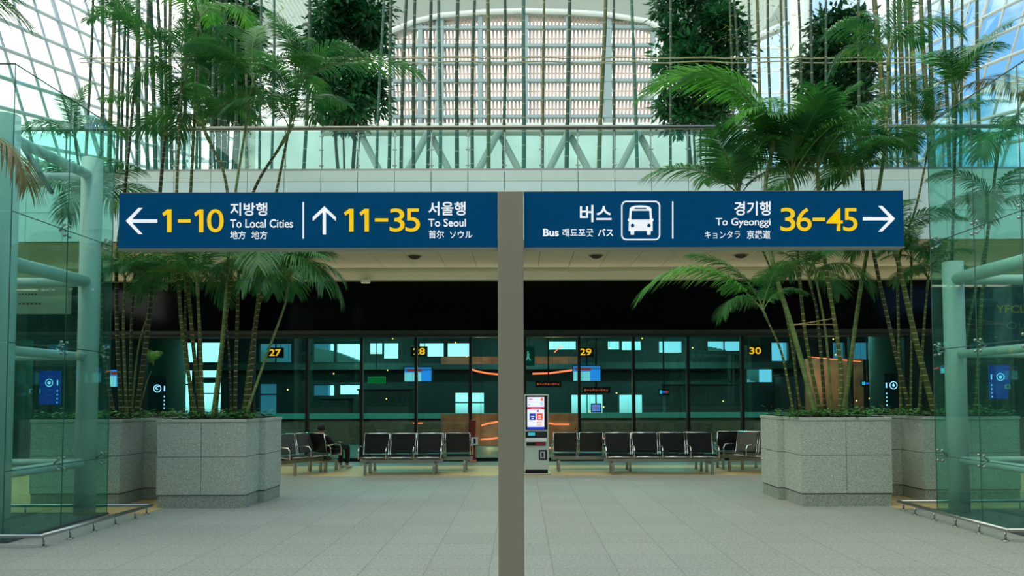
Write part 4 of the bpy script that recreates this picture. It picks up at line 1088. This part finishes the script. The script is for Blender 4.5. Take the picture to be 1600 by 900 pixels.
# added upward area light that brightens the soffit, with no fitting
l = bpy.data.lights.new('soffit_fill', 'AREA'); l.shape = 'RECTANGLE'; l.size = 2*SX-1; l.size_y = .12; l.energy = 19; l.color = (1, .93, .74)
o = bpy.data.objects.new('soffit_fill', l); COL.objects.link(o); o.location = (0, 18.2, 4.35); o.rotation_euler = (R(180+38), 0, 0)
for px_, lab in ((575,'left of the sign post'),(990,'right of the bus symbol'),(1338,'above the right planter')):
    p = at(px_, 404, 16.4); m = MB(); m.tube([(p.x, 16.6, ZS-.008),(p.x, 16.6, ZS+.02)], .12, 20)
    tag(m.build('speaker_grille', M['soffit']), f'faint round ceiling grille under the balcony, {lab}', 'grille', 'ceiling grilles under the balcony')
p = at(572, 440, 18.3); m = MB(); m.rbox(p.x-.11, p.x+.11, 18.2, 18.3, p.z-.05, p.z+.04, .012); tag(m.build('sensor_box', M['white']), 'small white sensor on the trim beam above the dark band', 'sensor')

# yellow gate numbers behind the glass
M['led_yellow'] = mat('gate_yellow', (250,190,20), .4, emit=(255,112,6), estr=5.0)
M['sign_black'] = mat('gate_black', (10,11,10), .5)
for (px_, py_, txt) in ((430,551,'27'),(655,549,'28'),(915,550,'29'),(1180,548,'30')):
    Yg = 21.5; p = at(px_, py_, Yg)
    t = thing('gate_number_sign', f'black hanging gate sign with yellow number {txt}', 'sign', (p.x, Yg, p.z), 0, 'yellow gate numbers behind the glass')
    MB().rbox(-.24,.24,0,.06,-.15,.15,.01).build('board', M['sign_black'], t)
    m = MB(); m.tube([(-.15,.03,.15),(-.15,.03,ZS+.08-p.z)], .012, 6); m.tube([(.15,.03,.15),(.15,.03,ZS+.08-p.z)], .012, 6); m.build('hanger', M['dark'], t)
    fit_text('numeral', txt, (-.17,.17,.1,-.1), M['led_yellow'], t, lambda u, w: Vector((u, -.008, w)), .02)
# departure screens
def screen(label, px0, px1, py0, py1, Y, kind):
    a, b = at(px0, py1, Y), at(px1, py0, Y); w, h = b.x-a.x, b.z-a.z
    t = thing('information_screen', label, 'screen', (a.x, Y, a.z), 0, 'lit screens behind the glass')
    MB().rbox(-.03, w+.03, .0, .06, -.03, h+.03, .008).build('housing', M['dark'], t)
    m = MB(); m.box(w/2-.02, w/2+.02, .02, .05, h, ZS+.08-a.z); m.build('hanger', M['dark'], t)
    def blk(x0, x1, z0, z1, rgb, d=0): MB().box(x0*w, x1*w, -.006-d, 0, z0*h, z1*h).build('display', mat('disp', rgb, .4, emit=rgb, estr=1.5), t)
    if kind == 'board':
        blk(0,1,0,1,(70,140,235)); blk(0,.62,0,.62,(190,210,220),.003); blk(0,1,.74,.94,(60,110,170),.003); blk(.08,.66,.70,.88,(200,44,40),.005); blk(.3,.315,0,.62,(120,140,160),.005)
    elif kind == 'poster':
        blk(0,1,0,1,(150,130,215)); blk(.2,.8,.45,.7,(220,110,150),.003)
    elif kind == 'led':
        blk(0,1,0,1,(40,10,8)); 
        for i in range(9): blk(.03+.105*i, .10+.105*i, .25+.1*(i%2), .75-.1*(i%3), (255,70,36),.003)
    elif kind == 'bar':
        blk(0,.25,.1,.9,(60,190,210)); blk(.32,.62,.25,.75,(80,90,220),.002); blk(.64,1,.2,.8,(230,50,60),.002)
screen('lit blue and white departure screen behind the glass, left of the sign post', 632, 674, 574, 596, 22, 'board')
screen('lit blue and white departure screen behind the glass, above the ticket kiosk', 896, 938, 572, 595, 22, 'board')
screen('small lit violet notice behind the glass, below the right departure screen', 925, 938, 632, 643, 22.5, 'poster')
screen('red lettered light strip behind the glass, below the right departure screen', 912, 952, 606, 613, 22.5, 'led')
screen('red lettered light strip behind the glass, right above the ticket kiosk', 838, 876, 597, 603, 22.5, 'led')
screen('small red and violet display behind the glass, right of the kiosk', 1031, 1044, 609, 616, 22.5, 'bar')
screen('small blue and red display bar behind the glass, behind the right palms', 1347, 1366, 596, 602, 22.5, 'bar')
screen('blue and white screen glowing through the left glass enclosure', 172, 188, 578, 604, 22.5, 'board')
screen('blue screen glowing behind the far right palms', 1470, 1493, 571, 583, 22.5, 'board')
# round pictograms reflected in the glass, built as glowing boards on stands
M['pict_blue'] = mat('pictogram_blue', (22,44,120), .4, emit=(22,44,140), estr=1.6); M['pict_white'] = mat('pictogram_white', (225,215,240), .4, emit=(240,205,240), estr=2.6)
M['pict_teal'] = mat('pictogram_teal', (18,60,80), .4)
def pict(label, px_, py_, Y, hw_, hh, board, kind, bar):
    p = at(px_, py_, Y); k = Y/F
    t = thing('reflected_pictogram', label, 'sign', (p.x, Y, p.z), 0, 'round pictogram boards behind the glass')
    MB().rbox(-hw_*k, hw_*k, 0, .05, -hh*k, hh*k*.55, .008).build('board', M[board], t)
    r1 = 6.2*k; m = MB(); n = 24
    for i in range(n):
        a, b = 2*math.pi*i/n, 2*math.pi*(i+1)/n
        m.quad((r1*math.cos(a), -.006, r1*math.sin(a)), (r1*math.cos(b), -.006, r1*math.sin(b)), (r1*.8*math.cos(b), -.006, r1*.8*math.sin(b)), (r1*.8*math.cos(a), -.006, r1*.8*math.sin(a)))
    m.build('ring', M['pict_white'], t)
    m = MB()
    if kind == 'spiral':
        pts = [Vector((math.cos(.9+s*.35)*(3.6-.22*s)*k, -.006, math.sin(.9+s*.35)*(3.6-.22*s)*k)) for s in range(15)]
        m.tube(pts, .75*k, 5)
    elif kind == 'drop': m.poly([(0,-.006,3.4*k),(2.4*k,-.006,0),(0,-.006,-3.2*k),(-2.4*k,-.006,0)])
    else:
        m.poly([(c[0]*k*.9, -.006, c[1]*k*.9) for c in circ(0,0,3)])
    m.build('symbol', M['pict_white'], t)
    m = MB(); m.box((bar-.9)*k, (bar+.9)*k, -.006, 0, -4*k, 4*k)
    for i in range(4): m.box((bar-.7)*k, (bar+.7)*k, -.006, 0, (-14-6*i)*k, (-11.5-6*i)*k)
    m.build('bar_text', M['pict_white'], t)
    MB().box(-.05, .05, .05, .09, -p.z+.004, 0).build('stand', M['dark'], t)
pict('blue pictogram board with a white ring, seen through the left glass enclosure', 77, 598, 20.0, 17, 34, 'pict_blue', 'dot', 13)
pict('dark pictogram board with a spiral symbol on the pillar between the left palms', 246, 607, 20.0, 14, 34, 'pict_teal', 'spiral', 11)
pict('dark pictogram board with a drop symbol on the pillar behind the far right palms', 1396, 602, 20.0, 14, 34, 'pict_teal', 'drop', -11)
pict('blue pictogram board with a white ring, seen through the right glass enclosure', 1563, 589, 20.0, 17, 34, 'pict_blue', 'dot', -14)
for px_, py_, lab in ((54,611,'left'),(1579,604,'right')):
    p = at(px_, py_, 19.6); t = thing('notice_plate', f'small white notice plate seen through the {lab} glass enclosure', 'notice', (p.x, 19.6, p.z), 0, 'small notice plates')
    MB().rbox(-.15,.15,0,.02,-.06,.06,.005).build('plate', mat('notice', (220,205,225), .5, emit=(220,205,225), estr=.5), t)
    m = MB(); 
    for i in range(2): m.poly([(-.07+.1*i + c[0]*.035, -.004, c[1]*.035) for c in circ(0,0,1,12)])
    m.build('symbol', mat('notice_red', (200,70,90), .5), t)
    MB().box(-.02,.02,.02,.06,-p.z+.01,0).build('stand', M['dark'], t)
# reflections in the dark band built as solid panels, seen through the enclosures
a, b = at(22, 490, 18.4), at(106, 432, 18.4)
t = thing('reflected_board', 'pale advertising board with a blue top strip above the left glass front', 'board', (a.x, 18.4, a.z))
w, h = b.x-a.x, b.z-a.z
MB().rbox(0, w, 0, .18, 0, h, .01).build('panel', mat('reflected_pale', (178,186,170), .5, emit=(178,186,170), estr=.12), t)
MB().box(0, w, -.006, 0, h*.86, h).build('top_strip', mat('reflected_blue', (24,90,150), .4, emit=(24,90,150), estr=.2), t)
m = MB(); 
for i in range(6): m.box(.1+.1*i, .17+.1*i, -.005, 0, h*.24, h*.29); m.box(.1+.08*i, .15+.08*i, -.005, 0, h*.5, h*.54)
m.build('faint_lettering', mat('reflected_text', (120,96,76), .5), t)
a, b = at(1545, 540, 18.4), at(1612, 438, 18.4); w, h = b.x-a.x, b.z-a.z
t = thing('reflected_sign', 'dark blue board with dim yellow letters seen through the right glass enclosure', 'sign', (a.x, 18.4, a.z))
MB().rbox(0, w, 0, .15, 0, h, .01).build('board', mat('board_navy', (14,52,84), .4, emit=(14,52,84), estr=.2), t)
dim = mat('dim_yellow', (150,130,40), .5, emit=(150,130,40), estr=.3)
fit_text('lettering', 'YFCL', (.2, .95, h*.62, h*.5), dim, t, lambda u, w_: Vector((u, -.006, w_)), .02)
fit_text('lettering', 'OL', (.45, .9, h*.36, h*.25), mat('dim_white', (120,140,140), .5), t, lambda u, w_: Vector((u, -.006, w_)), .0)
# green exit sign beside the post
p = at(826, 556, 19.6); t = thing('exit_sign', 'green emergency exit sign hanging right of the sign post', 'sign', (p.x, 19.6, p.z))
MB().rbox(-.16,.16,0,.06,-.26,.26,.01).build('box', mat('exit_green', (10,84,60), .4, emit=(10,90,62), estr=.25), t)
m = MB(); m.poly([(c[0]*.025-.02, -.006, c[1]*.025+.1) for c in circ(0,0,1,12)]); m.quad((-.04,-.006,.07),(.02,-.006,.06),(.01,-.006,-.04),(-.04,-.006,-.03)); m.quad((-.04,-.006,-.03),(0,-.006,-.03),(-.05,-.006,-.13),(-.08,-.006,-.12)); m.quad((-.02,-.006,-.03),(.015,-.006,-.04),(.06,-.006,-.12),(.03,-.006,-.13))
m.build('running_figure', mat('exit_white', (200,230,215), .4, emit=(200,230,215), estr=.6), t)
m = MB(); m.tube([(0,.03,.26),(0,.03,ZS+.08-p.z)], .012, 6); m.build('hanger', M['dark'], t)
# red post with a white reader at the doors
p = at(737.5, 718, 18.5); t = thing('door_post', 'dark red door post with a small white reader left of the sign post', 'post', (p.x+.02, 18.5, .004))
MB().rbox(-.07,.07,0,.1,0,1.05,.01).build('post', mat('door_red', (110,28,24), .5), t)
MB().rbox(-.09,.09,-.02,.12,0,.06,.01).build('foot', mat('foot_salmon', (210,120,100), .5), t)
rd = MB().rbox(-.04,.13,-.03,0,.43,.62,.01).build('reader', mat('reader_white', (200,215,225), .5), t)
MB().box(.02,.075,-.035,-.03,.46,.59).build('reader_screen', M['kblack'], rd)
# orange reflections in the glass built as glowing tubes; warm lamps below
M['orange'] = mat('orange_reflection', (255,90,50), .4, emit=(255,62,34), estr=9.0)
def strip(label, pts, Y, r=.02):
    P = [at(x, y, Y) for x, y in pts]; o = P[len(P)//2].copy(); P = [q-o for q in P]
    t = thing('reflection_streak', label, 'light', o, 0, 'orange light strips behind the glass')
    MB().tube(P, r, 6).build('streak_tube', M['orange'], t, smooth=True)
    for q in (P[0], P[-1]): MB().tube([q, (q.x, q.y, ZS+.08-o.z)], .004, 4).build('cord', M['dark'], t)
strip('glowing orange light strip behind the glass, just left of the sign post at head height', [(733,576),(745,580),(760,583),(778,585)], 23, .03)
strip('long glowing orange light strip behind the glass above the ticket kiosk', [(832,584),(860,583),(890,579),(915,577)], 23, .03)
strip('glowing orange light strip low behind the glass, left of the sign post', [(752,665),(762,662),(778,659)], 23, .03)
strip('short glowing orange light strip low behind the glass, right of the kiosk', [(857,661),(866,663),(890,663)], 23, .028)
strip('short slanted orange light strip high behind the glass, right of the sign post', [(866,551),(872,545),(879,541)], 23, .018)
strip('row of orange light low behind the glass between left seats and sign post', [(751,687),(765,686),(778,684)], 23, .025)
strip('faint orange light strip behind the glass at seat height, right of the kiosk', [(858,700),(875,700),(900,684),(948,685)], 23, .02)
strip('thin orange light strip behind the right palms', [(1268,558),(1300,561),(1345,565)], 23, .014)
strip('short orange light low behind the glass, left of the left seat row', [(645,661),(652,661),(661,661)], 23, .018)
# shop partitions behind the glass; orange glow put into their brown colour
M['shop'] = mat('shop_wall_glow', (160,84,58), .6, noise=.45, nscale=2.5)
m = MB(); A, B = at(690, 600, 25.4).x, at(905, 600, 25.4).x; m.box(A, B, 25.2, 25.3, 0, 1.05); m.box(A, B, 25.2, 25.3, 2.75, 3.0); struct(m.build('partition', M['shop']))
m = MB(); A, B = at(1255, 600, 25.4).x, at(1345, 600, 25.4).x; m.box(A, B, 25.2, 25.3, 0, 2.9); struct(m.build('partition', M['shop']))
M['warm'] = mat('warm_lamp', (255,200,120), .4, emit=(255,130,50), estr=9.0)
rnd = random.Random(77)
for i in range(22):
    x = rnd.choice([rnd.uniform(440,780), rnd.uniform(840,1190), rnd.uniform(1250,1360)]); y = rnd.uniform(572, 645) if i % 3 else rnd.uniform(525, 560); Y = rnd.uniform(22.5, 25.0)
    p = at(x, y, Y); t = thing('pendant_lamp', 'tiny warm pendant lamp glowing behind the glass front', 'lamp', p, 0, 'tiny warm lamps behind the glass')
    MB().sphere((0,0,0), .022).build('bulb', M['warm'], t, smooth=True)
    MB().tube([(0,0,.02),(0,0,ZS+.08-p.z)], .003, 4).build('cord', M['dark'], t)
for x_, y_, z_, e_ in ((745,590,24.2,45),(765,680,24.2,35),(860,600,24.2,45),(870,690,24.2,25),(1295,590,24.4,40)):  # added point lights that tint the shop walls orange, no fittings
    l = bpy.data.lights.new('shop_fill', 'POINT'); l.energy = e_*1.7; l.color = (1, .30, .12); l.shadow_soft_size = 0
    o = bpy.data.objects.new('shop_fill', l); COL.objects.link(o); o.location = at(x_, y_, z_)
# ceiling baffles, dark counters and stools deep inside
M['baffle'] = mat('ceiling_baffle', (150,176,168), .5)
for k, (xa, xb) in enumerate(((280,345),(410,450),(490,560),(600,692),(705,775),(870,960),(960,1010),(1110,1230),(1300,1370))):
    m = MB(); A, B = at(xa, 525, 27).x, at(xb, 525, 27).x
    for j in range(4): m.box(A, B, 26.4+.5*j, 26.46+.5*j, 3.95, 4.12)
    for x_ in (A+.05, B-.09): m.box(x_, x_+.04, 26.4, 27.96, 4.12, ZS+.06)
    struct(m.build('beam_baffle', M['baffle']))
p = at(588, 594, 22.5); t = thing('exit_sign', 'small dim green exit sign behind the glass above the three forward seats', 'sign', (p.x, 22.5, p.z))
MB().rbox(-.27,.27,0,.06,-.1,.1,.01).build('box', mat('exit_dim', (40,140,70), .4, emit=(40,140,70), estr=.5), t); MB().tube([(0,.03,.1),(0,.03,ZS+.08-p.z)], .012, 6).build('hanger', M['dark'], t)
M['counter'] = mat('counter_dark', (46,42,40), .5, noise=.2)
for (xa, xb, yt, Yc, lab) in ((500,545,622,27.6,'left of the forward seats'),(560,640,608,27.8,'behind the three forward seats'),(880,960,646,27.2,'right of the kiosk'),(1040,1150,600,28,'behind the four forward seats'),(1220,1300,585,28,'behind the right palms')):
    A, B = at(xa, yt, Yc), at(xb, yt, Yc); t = thing('service_counter', f'dark service counter deep behind the glass, {lab}', 'counter', ((A.x+B.x)/2, Yc, .004), 0, 'dark counters behind the glass')
    w_ = (B.x-A.x)/2
    MB().rbox(-w_, w_, 0, .7, 0, A.z-.06, .02).build('body', M['counter'], t); MB().rbox(-w_-.05, w_+.05, -.06, .76, A.z-.06, A.z, .015).build('top', M['dark'], t)
# area lights added to lift the dim interior, without fittings
for i, (x, y) in enumerate(((-9.5,23.5),(-3.5,22.5),(3.0,22.5),(9.5,23.5),(-6,27.5),(0,27.5),(6,27.5))):
    l = bpy.data.lights.new('interior_fill', 'AREA'); l.shape = 'RECTANGLE'; l.size = 2.4; l.size_y = .3; l.energy = 230; l.color = (.75, 1, .92)
    o = bpy.data.objects.new('interior_fill', l); COL.objects.link(o); o.location = (x, y, 4.7)
